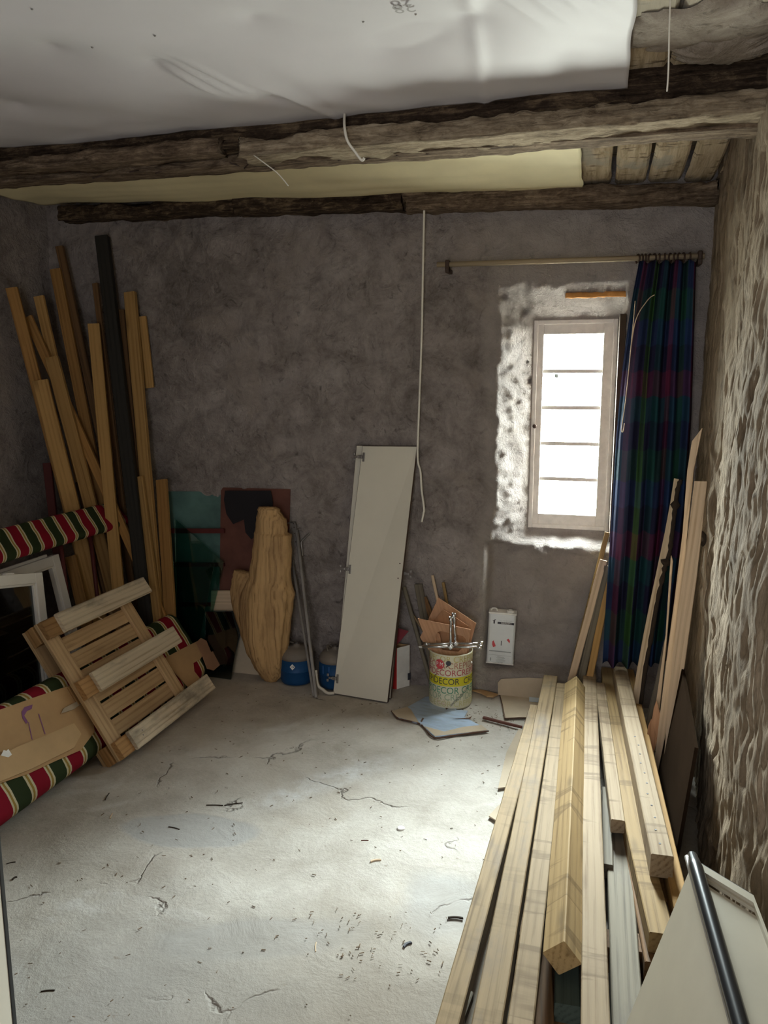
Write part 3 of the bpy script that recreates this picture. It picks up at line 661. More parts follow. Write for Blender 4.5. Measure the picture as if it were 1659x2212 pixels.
# curtain
Lx = [(566, 1380), (640, 1366), (700, 1357), (800, 1344), (950, 1331), (1150, 1319), (1300, 1309), (1436, 1301)]
Rx = [(566, 1504), (700, 1500), (900, 1494), (1100, 1482), (1436, 1444)]
def ip(t, y):
    for (a, b_), (c, d) in zip(t, t[1:]):
        if y <= c: return b_+(d-b_)*(y-a)/(c-a)
    return t[-1][1]
NU, NV = 110, 70; vv, ff, uv = [], [], []
for j in range(NV+1):
    t = j/NV; yp = 566+t*(1433-566)
    l, r = aty(ip(Lx, yp), yp, 3.85), aty(ip(Rx, yp), yp-.012*140, 3.85)
    for i in range(NU+1):
        u = i/NU; x = l.x+(r.x-l.x)*u; z = l.z+(r.z-l.z)*u
        amp = .016+.018*t
        y = 3.85+amp*math.sin(2*math.pi*(5.3*u+.25*math.sin(t*3+u*4)))+.010*math.sin(2*math.pi*9*u+t*2)-.030*t*math.sin(math.pi*u)-.02*sst(.08, 0, u)
        y = min(y, 3.925)
        vv.append((x, y, z+.006*math.sin(u*30))); uv.append((u*1.0, t))
for j in range(NV):
    for i in range(NU): a = j*(NU+1)+i; ff.append((a, a+1, a+NU+2, a+NU+1))
cu_ = mk('curtain', vv, ff, M_PLAID, smooth=True, uv=uv, fix=False); tag(cu_, 'dark blue and green plaid cotton curtain drawn to the right of the window', 'curtain')
md = cu_.modifiers.new('thickness', 'SOLIDIFY'); md.thickness = .001
tube('tie_cord', [aty(1414, 637, 3.79), aty(1404, 643, 3.785), aty(1394, 655, 3.78), aty(1380, 676, 3.79), aty(1370, 705, 3.80), aty(1362, 760, 3.80)], .0022, M_CORD, cu_)
tube('tie_cord', [aty(1372, 650, 3.79), aty(1366, 720, 3.79), aty(1352, 860, 3.79), aty(1343, 925, 3.79), aty(1346, 932, 3.79), aty(1349, 915, 3.79)], .0020, M_CORD, cu_)

# ================================================================== THINGS ALONG THE BACK WALL
def quad_on(pts, A, B, n, t, mat, name, parent=None): return slab(name, pts, t, mat, A, B, n, parent=parent)
# two cupboard doors leaning against the wall
def cup_door(name, bl, br, tl, tr, t, label, hinges, front_mat=M_DOOR, nib=None):
    n = (br-bl).cross(tl-bl).normalized()
    if n.y > 0: n = -n
    o = empty(name, bl); tag(o, label, 'cupboard door')
    M = frame(bl, tl, n)
    w = (br-bl).length; 
    x = (tl-bl).normalized(); y = n.cross(x)
    s = 1 if (br-bl).dot(y) > 0 else -1
    # leaf: dark chipboard core with a cream face
    def P(u, v, d): return bl+(tl-bl)*v+(br-bl)*u*(1)+n*d
    def quadbox(d0, d1, ins, mat, nm):
        pts = []
        for d in (d0, d1):
            for (u, v) in ((ins/w, ins/1.3), (1-ins/w, ins/1.3), (1-ins/w, 1-ins/1.3), (ins/w, 1-ins/1.3)):
                q = bl+(br-bl)*u+((tl-bl)*(1-u)+(tr-br)*u)*v+n*d-bl; pts.append(q)
        return mk(nm, pts, [(0, 1, 2, 3), (4, 5, 6, 7), (0, 1, 5, 4), (1, 2, 6, 5), (2, 3, 7, 6), (3, 0, 4, 7)], mat, o)
    quadbox(-t, -.0012, 0, M_DOORE, 'core'); f_ = quadbox(-.0012, 0, 0.0022, front_mat, 'face_panel')
    for (u, v, flip) in hinges:
        q = (br-bl)*u+((tl-bl)*(1-u)+(tr-br)*u)*v
        Mh = Matrix.Translation(q) @ frame((0, 0, 0), (br-bl), n)
        sg = -1 if not flip else 1
        vv, ff = join([box(-.006, .006, -.024, .024, 0, .004, .001), box(-.006+sg*.024 if sg < 0 else .006, -.006 if sg < 0 else .03, -.009, .009, .0, .010, .002)])
        h = mk('hinge', vv, ff, M_METAL, o, Mh)
        mk('hinge_arm', *join([box(sg*.050 if sg < 0 else .028, -.028 if sg < 0 else .050, -.006, .006, .002, .012, .002), box(sg*.062 if sg < 0 else .050, -.050 if sg < 0 else .062, -.022, -.007, .004, .010, .002), box(sg*.062 if sg < 0 else .050, -.050 if sg < 0 else .062, .007, .022, .004, .010, .002)]), M_METAL, h)
    return o
bl, br = atz(719, 1498, .002), atz(837, 1518, .002); tl, tr = aty(783, 963, 3.925), aty(901, 964, 3.925)
d1 = cup_door('cupboard_door', bl, br, tl, tr, .017, 'front cream cupboard door on the back wall, three hinges down its left edge', [(.05, .955, False), (.045, .505, False), (.055, .062, False)])
for (px_, py_) in ((864, 1217), (860, 1249)):
    q = onplane(px_, py_, bl, (br-bl).cross(tl-bl)); vv, ff = lathe([(.0035, 0), (.0035, .001)], 10)
    mk('screw_hole', vv, ff, M_DOORE, d1, Matrix.Translation(q-bl+V((0, -.0012, 0))) @ Matrix.Rotation(math.pi/2, 4, 'X'))
off = V((0, .026, 0))
bl2, br2 = atz(722, 1490, .002)+V((0, .012, 0)), atz(842, 1512, .002)+V((0, .016, 0)); tl2, tr2 = aty(770, 962, 3.945), aty(893, 964, 3.945)
cup_door('cupboard_door', bl2, br2, tl2, tr2, .016, 'cream cupboard door showing as a strip behind the front cupboard door', [(.985, .50, True)])

# gas bottles
def gas(loc, label, mark, rot=0, R=.094, H=.215):
    o = empty('gas_bottle', loc); tag(o, label, 'gas bottle', 'blue gas bottles by the back wall')
    zr = H*.66
    b = mk('body', *lathe([(R*.80, 0), (R*.93, .004), (R*.97, .018), (R, .03), (R, zr*.52), (R*1.012, zr*.53), (R*1.012, zr*.57), (R, zr*.58), (R, zr)], 48), M_BLUE, o, smooth=True)
    t = mk('shoulder', *lathe([(R, zr), (R*.985, zr+.018), (R*.90, zr+.036), (R*.72, zr+.052), (R*.45, zr+.062), (R*.2, zr+.066), (R*.2, zr+.074)], 48), M_GREYTOP, o, smooth=True)
    tube('handle', [(R*.5*math.cos(a), R*.5*math.sin(a), zr+.060+.018*math.sin(max(0, min(math.pi, (a-2.2)/1.8*math.pi)))) for a in [2.2+1.8*k/10 for k in range(11)]], .004, M_GREYTOP, o, k=1)
    mk('valve', *lathe([(.012, zr+.066), (.012, zr+.078), (.006, zr+.082)], 16), M_METAL, o)
    def wrap(v2, f2, a0, z0, mat, nm):
        vv = [((R+.0012)*math.sin(a0+x/R), -(R+.0012)*math.cos(a0+x/R), z0+y) for x, y in v2]; mk(nm, vv, f2, mat, o)
    if mark:
        dsh = [(.016*math.cos(math.pi/2*k)*.95, .016*math.sin(math.pi/2*k)*1.1) for k in range(4)]
        wrap(dsh, [(0, 1, 2, 3)], .12, zr*.80, M_WHITEP, 'diamond_mark')
        wrap([(-.008, .002), (.004, .002), (.004, .005), (.010, 0), (.004, -.005), (.004, -.002), (-.008, -.002)], [(0, 1, 2, 6), (3, 4, 5), (3, 5, 2)], .12, zr*.80, M_BLUE, 'arrow_mark')
    else:
        wrap([(-.026, -.022), (.020, -.022), (.020, .024), (-.026, .024)], [(0, 1, 2, 3)], -.25, zr*.76, plain('faded_blue_label', (0.045, .13, .34), .6), 'faded_label')
    return o
gas((-1.575, 3.845, 0), 'blue gas bottle with a white diamond mark, beside the driftwood log', True)
gas((-1.345, 3.842, 0), 'blue gas bottle partly hidden by the cupboard door panel', False, R=.090, H=.222)

# bar with hooked head
o = empty('metal_bar', atz(683, 1506, 0)); tag(o, 'long grey metal bar with a curved head leaning beside the driftwood log', 'metal bar')
ba = atz(683, 1506, .004); bt = aty(641, 1145, 3.925); base = V(o.location)
plank('rail', ba-base, bt-base, .018, .012, (0.1, -1, .1), M_METAL, parent=o, c=.003, rough=.0004)
plank('rail', ba-base+V((-.018, .012, 0)), aty(628, 1190, 3.945)-base, .014, .008, (.1, -1, .1), M_METAL, parent=o, c=.002, rough=.0004)
hp = [aty(x, y, 3.915) for x, y in ((622, 1131), (631, 1128), (635, 1133), (637, 1152), (641, 1180))]
vv, ff = [], []
for i, p in enumerate(spline(hp, 5)): vv += [p-base+V((-.013, 0, 0)), p-base+V((.011, 0, 0)), p-base+V((.011, .006, 0)), p-base+V((-.013, .006, 0))]
for i in range(len(vv)//4-1):
    for k in range(4): ff.append((i*4+k, i*4+(k+1) % 4, i*4+4+(k+1) % 4, i*4+4+k))
hd = mk('curved_head', vv, ff, M_METAL, o)
for k in range(4):
    p = spline(hp, 5)[9+k*3]-base; mk('rivet', *lathe([(.0035, 0), (.003, .002)], 10), M_RUST, o, Matrix.Translation(p+V((-.001, -.0015, 0))) @ Matrix.Rotation(math.pi/2, 4, 'X'))
tube('bent_rod', [aty(x, y, 3.93) for x, y in ((669, 1152), (660, 1160), (651, 1171), (652, 1185), (653, 1200))], .006, M_METAL, label='short bent grey rod against the wall beside the hooked metal bar', cat='metal rod')
tube('bent_pipe', [atz(683, 1448, .006)*0+aty(682, 1448, 3.70), aty(684, 1468, 3.70), aty(688, 1482, 3.70), aty(698, 1490, 3.70), aty(708, 1497, 3.70), atz(722, 1497, .010)], .0085, plain('white_pipe', (.62, .57, .48), .5), label='white bent pipe end lying at the foot of the metal bar', cat='pipe')

# box behind the doors
o = empty('cardboard_box', atz(866, 1486, 0)); tag(o, 'white and red cardboard box with an open flap behind the cupboard door panel', 'cardboard box'); base = V(o.location)
c1 = atz(857, 1489, 0); c2 = c1+V((.055, .070, 0)); hgt = .235
up = V((0, 0, hgt)); left = V((-.10, .012, 0))
def pan(nm, p, q, z0, z1, mat, th=.003):
    nrm = (q-p).cross(V((0, 0, 1))).normalized()
    return slab(nm, [p+V((0, 0, z0))-base, q+V((0, 0, z0))-base, q+V((0, 0, z1))-base, p+V((0, 0, z1))-base], th, mat, p-base, q-base, nrm if nrm.y < 0 or abs(nrm.y) < .3 else nrm, parent=o)
pan('red_side', c1+left, c1, 0, hgt, M_RED); wsd = pan('white_side', c1, c2, 0, hgt, M_WHITEP)
back = (c2-c1); pan('rear_side', c2+left, c2, 0, hgt, M_CARD); pan('far_side', c1+left, c2+left, 0, hgt, M_CARD)
fl_ = [c1+left*.15+up-base, c1+left*.75+up-base, c1+left*.75+up+V((.03, .05, .10))-base, c1+left*.0+up+V((.06, .05, .085))-base]
slab('open_flap', fl_, .003, M_REDD, fl_[0], fl_[1], (0, -1, .4), parent=o)
e1 = (c2-c1).normalized(); nr = e1.cross(V((0, 0, 1))); nr = nr if nr.y < 0 else -nr
er = -left.normalized(); nred = er.cross(V((0, 0, 1))); nred = nred if nred.y < 0 else -nred
for (u_, za, zb, hw) in ((.22, .150, .215, .006), (.22, .218, .232, .010), (.30, .105, .118, .012), (.5, .03, .045, .02)):
    mk('white_print', [c1+left*u_-base+V((0, 0, z))+er*s+nred*.0015 for s, z in ((-hw, za), (hw, za), (hw, zb), (-hw, zb))], [(0, 1, 2, 3)], M_WHITEP, o)
mk('black_label', [c1+e1*s-base+V((0, 0, z))+nr*.0015 for s, z in ((.075, .035), (.095, .035), (.095, .075), (.075, .075))], [(0, 1, 2, 3)], M_CANLAB, o)

# ------------------------------------------------------------------ driftwood log
def loft(rows, Yc, dep, seed, sides=44):
    """rows: (y_px, left_px, right_px); elliptical sections grooved along the grain"""
    vv, ff = [], []
    for (yp, l, r) in rows:
        L, R = aty(l, yp, Yc), aty(r, yp, Yc); c = (L+R)/2; a = (R.x-L.x)/2
        for k in range(sides):
            an = 2*math.pi*k/sides; x = math.cos(an); y = math.sin(an)
            g = 1+.16*noise.noise(V((x*5+seed, y*5, c.z*1.3)))+.10*noise.noise(V((x*13+seed, y*13, c.z*2.2)))+.03*noise.noise(V((x*9, y*9, c.z*16)))
            ee = 1 if abs(x) > .92 else g
            vv.append(V((c.x+a*x*(ee if abs(x) < .92 else 1), Yc+min(a*.62, dep)*y*g+.012*noise.noise(V((c.z*7, x*2, seed))), c.z)))
    n = len(rows)
    for i in range(n-1):
        for k in range(sides): ff.append((i*sides+k, i*sides+(k+1) % sides, (i+1)*sides+(k+1) % sides, (i+1)*sides+k))
    ff += [tuple(range(sides)), tuple(range((n-1)*sides, n*sides))]
    return vv, ff
def dens(rows, m=3):
    out = []
    for (a, b_) in zip(rows, rows[1:]):
        for k in range(m):
            t = k/m; j = lambda: random.uniform(-1.6, 1.6)
            out.append((a[0]+(b_[0]-a[0])*t, a[1]+(b_[1]-a[1])*t+(j() if k else 0), a[2]+(b_[2]-a[2])*t+(j() if k else 0)))
    return out+[rows[-1]]
main = [(1481, 572, 598), (1472, 565, 606), (1460, 557, 613), (1442, 546, 618), (1419, 535, 621), (1383, 524, 624), (1335, 518, 630), (1290, 524, 637), (1259, 541, 628), (1216, 547, 629), (1166, 551, 630), (1160, 552, 620), (1134, 555, 618), (1120, 557, 606), (1110, 558, 600), (1107, 559, 595)]
stub = [(1400, 530, 585), (1350, 512, 580), (1310, 501, 572), (1285, 500, 562), (1262, 503, 552), (1247, 506, 540), (1243, 507, 526)]
g = join([loft(dens(main, 3), 3.80, .085, 2.0), loft(dens(stub, 3), 3.815, .07, 6.0)])
lb = atz(584, 1478, 0); lb.y = 3.79
minz = min(p[2] for p in g[0])
Ml = Matrix.Translation((lb.x, lb.y, 0)) @ Matrix.Rotation(-math.pi/2, 4, 'Y'); Rl = Matrix.Rotation(math.pi/2, 4, 'Y')
lg = mk('driftwood_log', [Rl @ (V(p)-V((lb.x, lb.y, minz))) for p in g[0]], g[1], M_DRIFT, smooth=True, M=Ml)
# grain of the wood material runs along local X, so give the log its own upright coordinates
tag(lg, 'tall weathered driftwood log with a broken side branch, standing against the back wall', 'log')

# ------------------------------------------------------------------ panels and glass left of the log
def px_panel(name, pts, Yt, Yb, t, mat, label, cat, n=(0, -1, 0.1), parent=None, along=None):
    ys = [p[1] for p in pts]; y0, y1 = min(ys), max(ys)
    P = [aty(x, y, Yt+(Yb-Yt)*(y-y0)/(y1-y0)) for x, y in pts]
    o = slab(name, P, t, mat, along and P[along[0]], along and P[along[1]], n, parent=parent)
    if label: tag(o, label, cat)
    return o, P
hb, _ = px_panel('perforated_hardboard', [(474, 1290), (620, 1290), (623, 1057), (472, 1053)], 3.935, 3.90, .006, M_HARDB, 'dark brown perforated hardboard panel with a black stain behind the log', 'panel')
px_panel('stain', [(486, 1060), (585, 1060), (590, 1085), (588, 1110), (575, 1120), (562, 1112), (556, 1155), (545, 1165), (532, 1150), (528, 1122), (505, 1132), (490, 1110), (484, 1080)], 3.930, 3.915, .001, M_STAINB, None, None)[0].parent = hb
st = hb.children[0]; st.matrix_parent_inverse = hb.matrix_basis.inverted(); st['label'] = 'black stain'
sp_, _ = px_panel('painted_shutter', [(366, 1460), (486, 1460), (482, 1062), (352, 1062)], 3.925, 3.86, .018, M_TEAL, 'teal painted shutter with dark red rails behind the sheet glass', 'shutter')
for (ya, yb) in ((1142, 1152), (1216, 1224), (1302, 1310)):
    P = [aty(x, y, 3.905-.02*(ya-1060)/300) for x, y in ((362, yb), (484, yb), (483, ya), (361, ya))]
    q = slab('rail', P, .012, M_DARKRED, P[0], P[1], (0, -1, 0), parent=None); q.parent = sp_; q.matrix_parent_inverse = sp_.matrix_basis.inverted()
px_panel('plywood_strip', [(455, 1319), (512, 1319), (512, 1276), (455, 1276)], 3.87, 3.865, .010, M_PLANED, 'light plywood strip behind the glass beside the log', 'plywood strip')
px_panel('glass_sheet', [(372, 1440), (418, 1440), (470, 1217), (382, 1211)], 3.88, 3.78, .005, M_GLASSG, 'greenish glass sheet with a slanted right edge leaning on the teal shutter, front one', 'glass sheet')
px_panel('glass_sheet', [(384, 1455), (430, 1455), (484, 1214), (378, 1120)], 3.895, 3.80, .005, M_GLASSG, 'taller greenish glass sheet behind the front glass by the teal shutter', 'glass sheet')
px_panel('glass_sheet', [(440, 1466), (498, 1470), (520, 1372), (508, 1318), (452, 1318)], 3.85, 3.76, .006, M_GLASSD, 'dark glass sheet between the striped mattress and the log', 'glass sheet')
px_panel('plywood_sheet', [(497, 1462), (575, 1462), (575, 1380), (520, 1372)], 3.90, 3.87, .010, M_CARD2, 'dull plywood sheet standing behind the foot of the log', 'panel')

# ------------------------------------------------------------------ paint bucket and what is in it
RB, HB = .1115, .292
bk = empty('paint_bucket', (-.688, 3.79, 0)); tag(bk, 'metal paint bucket with coloured lettering and a yellow band, by the niche ledge', 'bucket')
bk.rotation_euler = (0.0, 0, math.radians(10))
mk('body', *lathe([(RB*.90, .004), (RB*.97, 0), (RB, .010), (RB, .02), (RB, HB-.012), (RB*1.015, HB-.008), (RB*1.015, HB), (RB*.985, HB), (RB*.975, HB-.01), (RB*.97, .02), (.001, .015)], 64), M_BUCKET, bk, smooth=True)
def wrapb(v2, f2, a0, z0, mat, nm, off=.0012):
    r = RB+off; mk(nm, [(r*math.sin(a0+x/r), -r*math.cos(a0+x/r), z0+y) for x, y in v2], f2, mat, bk, fix=False)
n_ = 64; bv = [(RB*2*math.pi*(k/n_-.5), y) for y in (-.0245, .0245) for k in range(n_+1)]
wrapb(bv, [(k, k+1, k+n_+2, k+n_+1) for k in range(n_)], 0, .150, M_YELLOW, 'yellow_band', .0008)
rows = [('CREPIDECOR CREPIDECOR', 'olive', .268, .046, .06), ('CREPIDECOR CREPIDECOR', 'brownred', .234, .046, -.18), ('CREPIDECORCREPIDECOR', 'red', .196, .046, .26), ('CREPIDECOR  CREPIDECOR', 'black', .150, .046, .52), ('CREPIDECOR CREPIDECOR', 'green', .102, .050, .46), ('CREPIDECOR CREPIDECOR', 'teal', .066, .048, -.34), ('CREPIDECOR CREPIDECOR', 'pale', .030, .042, .1)]
for s_, c_, z_, sz, a_ in rows:
    tv, tf = textgeo(s_, sz, .92); lim = RB*1.75
    keep = [q for q in tf if all(abs(tv[i][0]+a_*RB) < lim for i in q)]
    wrapb(tv, keep, a_, z_, FONTCOL[c_], 'lettering', .0016)
# red round emblem with initials
cv = [(0, 0)]+[(.026*math.cos(2*math.pi*k/28), .026*math.sin(2*math.pi*k/28)) for k in range(28)]
wrapb(cv, [(0, k+1, (k+1) % 28+1) for k in range(28)], -.52, .240, M_REDPR, 'emblem', .0022)
tv, tf = textgeo('P M', .030, .9); wrapb(tv, tf, -.52, .240, M_WHITEP, 'emblem_initials', .0028)
cv2 = [(x*.52, y*.52) for x, y in cv]; wrapb(cv2, [(0, k+1, (k+1) % 28+1) for k in range(28)], -.10, .251, M_CANLAB, 'black_cap', .004)
wrapb([(-.064, -.060), (.014, .008), (.017, .004), (-.061, -.064)], [(0, 1, 2, 3)], -.26, .232, M_DARKRED, 'drip_line', .0034)
tv, tf = textgeo('ANTIFISSURATION', .017, .95); a = math.radians(42); tv = [(x*math.cos(a)-y*math.sin(a), x*math.sin(a)+y*math.cos(a)) for x, y in tv]
wrapb(tv, tf, .46, .070, M_CANLAB, 'slanted_lettering', .0030)
for k in range(4): wrapb([(-.03+.004*k, -.001), (.022, -.001), (.022, .0008), (-.03+.004*k, .0008)], [(0, 1, 2, 3)], -.42, .052-.008*k, FONTCOL['brownred'], 'small_print', .0018)
vv, ff = lathe([(.001, -.004), (.006, -.002), (.006, .004), (.001, .006)], 12); mk('handle_lug', vv, ff, M_WHITEP, bk, Matrix.Translation((RB*math.sin(1.15)+.004, -RB*math.cos(1.15), .236)) @ Matrix.Rotation(math.pi/2, 4, 'Y'))
# plywood offcuts standing in the bucket
def off_cut(pts, Y_, lb_, holes=(), mat=None, t=.006, tilt=0):
    mat = mat or M_PLY
    zs = [aty(x, y, Y_) for x, y in pts]
    top = min(p[1] for p in pts); bot = max(p[1] for p in pts)
    P = [aty(x, y, Y_+tilt*(bot-y)/(bot-top)) for x, y in pts]; H = [[aty(x, y, Y_+tilt*(bot-y)/(bot-top)) for x, y in h] for h in holes]
    return tag(slab('plywood_offcut', P, t, mat, P[0], P[1], (0, -1, 0), H), lb_, 'plywood offcut', 'plywood offcuts in the paint bucket')
hole = [(943, 1388), (941, 1375), (945, 1366), (952, 1363), (1000, 1374), (1006, 1380), (1007, 1392), (990, 1408), (955, 1404)]
off_cut([(938, 1425), (902, 1336), (1017, 1360), (1012, 1388), (1005, 1430)], 3.745, 'plywood offcut with a cut-out hand hole, front one in the bucket', [hole])
off_cut([(945, 1430), (925, 1338), (947, 1291), (1029, 1346), (1006, 1430)], 3.79, 'large square plywood offcut tilted behind the hand-hole piece in the bucket', tilt=.05)
off_cut([(952, 1430), (938, 1339), (958, 1317), (1012, 1352), (1000, 1430)], 3.775, 'middle plywood offcut between the two others in the bucket', mat=M_PLYD, tilt=.03)
off_cut([(938, 1420), (907, 1377), (920, 1352), (950, 1370), (960, 1430)], 3.765, 'small plywood corner poking out at the left of the bucket')
# lug wrenches
def wrench(hub, up, lt, rt, Y_, lb_, flat=False):
    o = empty('lug_wrench', aty(*hub, Y_)); tag(o, lb_, 'wrench', 'chrome cross wrenches on the bucket rim'); b = V(o.location)
    for nm, p, yo in (('arm', up, .005), ('arm', lt, 0.01), ('arm', rt, -.005)):
        q = aty(*p, Y_+yo)-b; d = q.normalized()
        tube(nm, [V((0, 0, 0)), q*.5, q-d*.018], .0062, M_CHROME, o, sides=14, k=1)
        if flat and nm == 'arm' and p == lt: plank('flat_tip', q-d*.03, q, .013, .008, (0, -1, 0), M_CHROME, parent=o, rough=0); continue
        sd = d.orthogonal().normalized()
        vv, ff = lathe([(.0062, 0), (.0105, .006), (.0108, .026), (.0085, .0262), (.0078, .012), (.001, .012)], 20)
        mk('socket', vv, ff, M_CHROME, o, frame(q-d*.022, q, sd) @ Matrix.Rotation(math.pi/2, 4, 'Y'), smooth=True)
    vv, ff = box(-.013, .013, -.009, .009, -.013, .013, .006); mk('hub', vv, ff, M_CHROME, o, Matrix.Rotation(math.pi/4, 4, 'Y'), smooth=True)
wrench((973, 1397), (974, 1334), (905, 1397), (1040, 1398), 3.672, 'chrome cross wrench with a flat tip lying across the bucket rim, front one', True)
wrench((984, 1390), (980, 1326), (917, 1391), (1042, 1390), 3.705, 'chrome cross wrench behind the front one on the bucket rim')
# sticks and strips standing behind the bucket
stk = [((905, 1385), (872, 1268), .022, M_GREYW, 'thin grey strip leaning right behind the cupboard door panel'), ((925, 1385), (903, 1262), .045, M_GREYW, 'wide grey wooden strip standing behind the bucket'), ((918, 1370), (893, 1330), .010, M_PINE, 'thin pale stick at the left of the plywood offcuts'), ((952, 1330), (934, 1243), .016, M_PLANED, 'pale stick standing tallest behind the bucket'), ((972, 1340), (957, 1258), .016, M_PINE2, 'yellowish stick right of the tallest stick behind the bucket'), ((938, 1350), (916, 1290), .03, M_BROWNW, 'brown strip behind the plywood offcuts')]
for (b_, t_, w, m_, lb_) in stk:
    B = aty(*t_, 3.935); A = aty(*b_, 3.915); d = (A-B); A = B+d*((B.z-.003)/(B.z-A.z)); A.y = max(3.86, min(A.y, 3.925))
    plank('wooden_stick', A, B, w, .010, (0, -1, 0), m_, lb_, 'stick', 'sticks behind the paint bucket')

# ------------------------------------------------------------------ white can on the ledge
cz = LEDGE+.016; can = empty('metal_can', (-.462, 4.04, cz)); tag(can, 'flat white metal can with red marks standing on the niche ledge', 'can'); can.rotation_euler = (0, math.radians(2.0), math.radians(4))
W_, D_, H_ = .146, .075, .285
vv, ff = box(-W_/2, W_/2, -D_/2, D_/2, 0, H_, .010); mk('body', vv, ff, M_CANW, can, smooth=False)
mk('rim', *join([box(-W_/2-.002, W_/2+.002, -D_/2-.002, D_/2+.002, 0, .007, .003), box(-W_/2-.002, W_/2+.002, -D_/2-.002, D_/2+.002, H_-.006, H_+.003, .003)]), M_WHITEP, can)
mk('cap', *lathe([(.020, 0), (.021, .008), (.018, .014), (.013, .015), (.012, .010), (.001, .010)], 24), M_WHITEP, can, Matrix.Translation((.040, -.008, H_)), smooth=True)
tube('handle', [(-.062, 0, H_), (-.060, 0, H_+.012), (-.045, 0, H_+.016), (-.034, 0, H_+.012), (-.032, 0, H_)], .004, M_WHITEP, can)
def face(v2, f2, x, z, mat, nm, d=.0008): mk(nm, [(x+a_, -D_/2-d, z+b_) for a_, b_ in v2], f2, mat, can, fix=False)
def rc(w, h): return [(-w/2, -h/2), (w/2, -h/2), (w/2, h/2), (-w/2, h/2)], [(0, 1, 2, 3)]
face(*rc(.088, .012), .020, .232, M_CANLAB, 'brand_bar'); tv, tf = textgeo('HEREEN', .0125, 1.25); face(tv, tf, .022, .232, M_WHITEP, 'bar_lettering', .0016)
tv, tf = textgeo('L E S   P E I N T U R E S', .0075); face(tv, tf, .020, .246, M_GREYPR, 'small_lettering')
face([(-.004, -.012), (.004, -.012), (.004, .006), (.010, .010), (.002, .012), (-.001, .006), (-.010, .004), (-.004, .001)], [(0, 1, 2, 3, 4, 5, 6, 7)], -.042, .238, M_CANLAB, 'logo')
tv, tf = textgeo('1', .040); face(tv, tf, .002, .118, M_CANLAB, 'numeral')
face([(-.004, -.020), (.010, -.012), (.004, .004), (-.004, .020), (-.010, .012), (-.010, -.004)], [(0, 1, 2, 3, 4, 5)], -.036, .112, M_REDPR, 'red_mark'); face([(-.010, .006), (-.001, .014), (.008, .002), (.006, -.012), (.001, -.006)], [(0, 1, 2, 3, 4)], .040, .135, M_REDPR, 'red_mark')
face(*rc(.118, .006), -.002, .072, M_GREYPR, 'printed_line'); face(*rc(.118, .0015), -.002, .050, M_GREYPR, 'printed_line')
for k, w in enumerate((.036, .046, .034, .052, .046)): face(*rc(w, .0022), .004, .041-.0062*k, M_GREYPR, 'printed_line')
face(*rc(.007, .018), -.050, .024, M_GREYPR, 'printed_symbol'); tv, tf = textgeo('5 LITRES', .008); face(tv, tf, .004, .008, M_CANLAB, 'printed_line')

# ================================================================== LEANING PLANKS IN THE LEFT CORNER
G = 'planks leaning in the left corner'
def lean(name, top, low, w, t, Yt, Yl, mat, label, cut=None, n=(0.25, -1, 0.1), group=G, parent=None, zmin=.004, **k):
    """plank through two photo points at their depths, run down to the floor unless cut is given"""
    T, L = aty(*top, Yt), aty(*low, Yl); d = L-T
    if not cut: L = T+d*((T.z-zmin)/(T.z-L.z))
    return plank(name, L, T, w, t, n, mat, label, 'plank', group, parent, **k)
PL = [
 ((25, 622), (222, 1380), .060, .030, 3.55, 3.62, M_ORANGE, 'leftmost orange plank with the highest top against the left wall', (0.5, -1, .1)),
 ((87, 822), (205, 1294), .078, .045, 3.52, 3.55, M_HONEY, 'thick plank in front of the leftmost orange plank, its top lower', (0.6, -1, .1)),
 ((60, 685), (170, 930), .050, .022, 3.66, 3.66, M_ORANGE, 'short-looking orange plank slanting behind the leftmost planks', (0.2, -1, .1)),
 ((84, 640), (118, 790), .055, .024, 3.72, 3.72, M_HONEY, 'dusty plank right of the slanting orange plank, mostly hidden lower down', (0.2, -1, .1)),
 ((112, 772), (198, 1100), .070, .030, 3.62, 3.62, M_HONEY, 'honey coloured plank between the thick left plank and the square post', (0.3, -1, .1)),
 ((129, 533), (178, 760), .042, .030, 3.86, 3.84, M_BROWNW, 'narrow brown plank reaching highest in the left group', (0.3, -1, .1)),
 ((120, 582), (202, 1000), .060, .028, 3.82, 3.74, M_ORANGE, 'long orange brown plank leaning behind the honey plank', (0.3, -1, .1)),
 ((203, 702), (256, 1278), .062, .055, 3.80, 3.55, M_HONEY, 'bright square honey post in the middle of the leaning planks', (0.55, -1, .1)),
 ((206, 612), (224, 760), .032, .020, 3.88, 3.86, M_BROWNW, 'thin dark brown lath behind the bright square post', (0, -1, .1)),
 ((221, 512), (322, 1376), .070, .050, 3.90, 3.58, M_BLACKW, 'tall blackened post right of the bright square post', (0.3, -1, .1)),
 ((258, 670), (292, 1040), .062, .024, 3.90, 3.78, M_BROWNW, 'dull brown plank left of the tall yellow plank', (0.1, -1, .1)),
 ((281, 632), (338, 1290), .064, .034, 3.895, 3.70, M_HONEY, 'tall yellow plank standing third from the right of the leaning planks', (0.1, -1, .1)),
 ((299, 1030), (342, 1367), .060, .028, 3.74, 3.60, M_HONEY, 'short pale plank in front of the foot of the tall yellow plank', (0.1, -1, .1)),
 ((349, 1036), (370, 1362), .066, .024, 3.84, 3.68, M_ORANGE, 'rightmost short plank of the leaning planks, next to the glass', (0.05, -1, .1)),
 ((152, 1202), (180, 1320), .060, .020, 3.45, 3.40, M_ORANGE, 'low plank end beside the white window frames', (0.3, -1, .1)),
 ((102, 1000), (122, 1180), .045, .022, 3.60, 3.56, M_DARKRED, 'dark red lath behind the thick left plank', (0.3, -1, .1)),
 ((172, 1040), (238, 1300), .050, .02, 3.70, 3.60, M_BROWNW, 'dark brown plank between the thick plank and the bright square post', (0.4, -1, .1)),
]
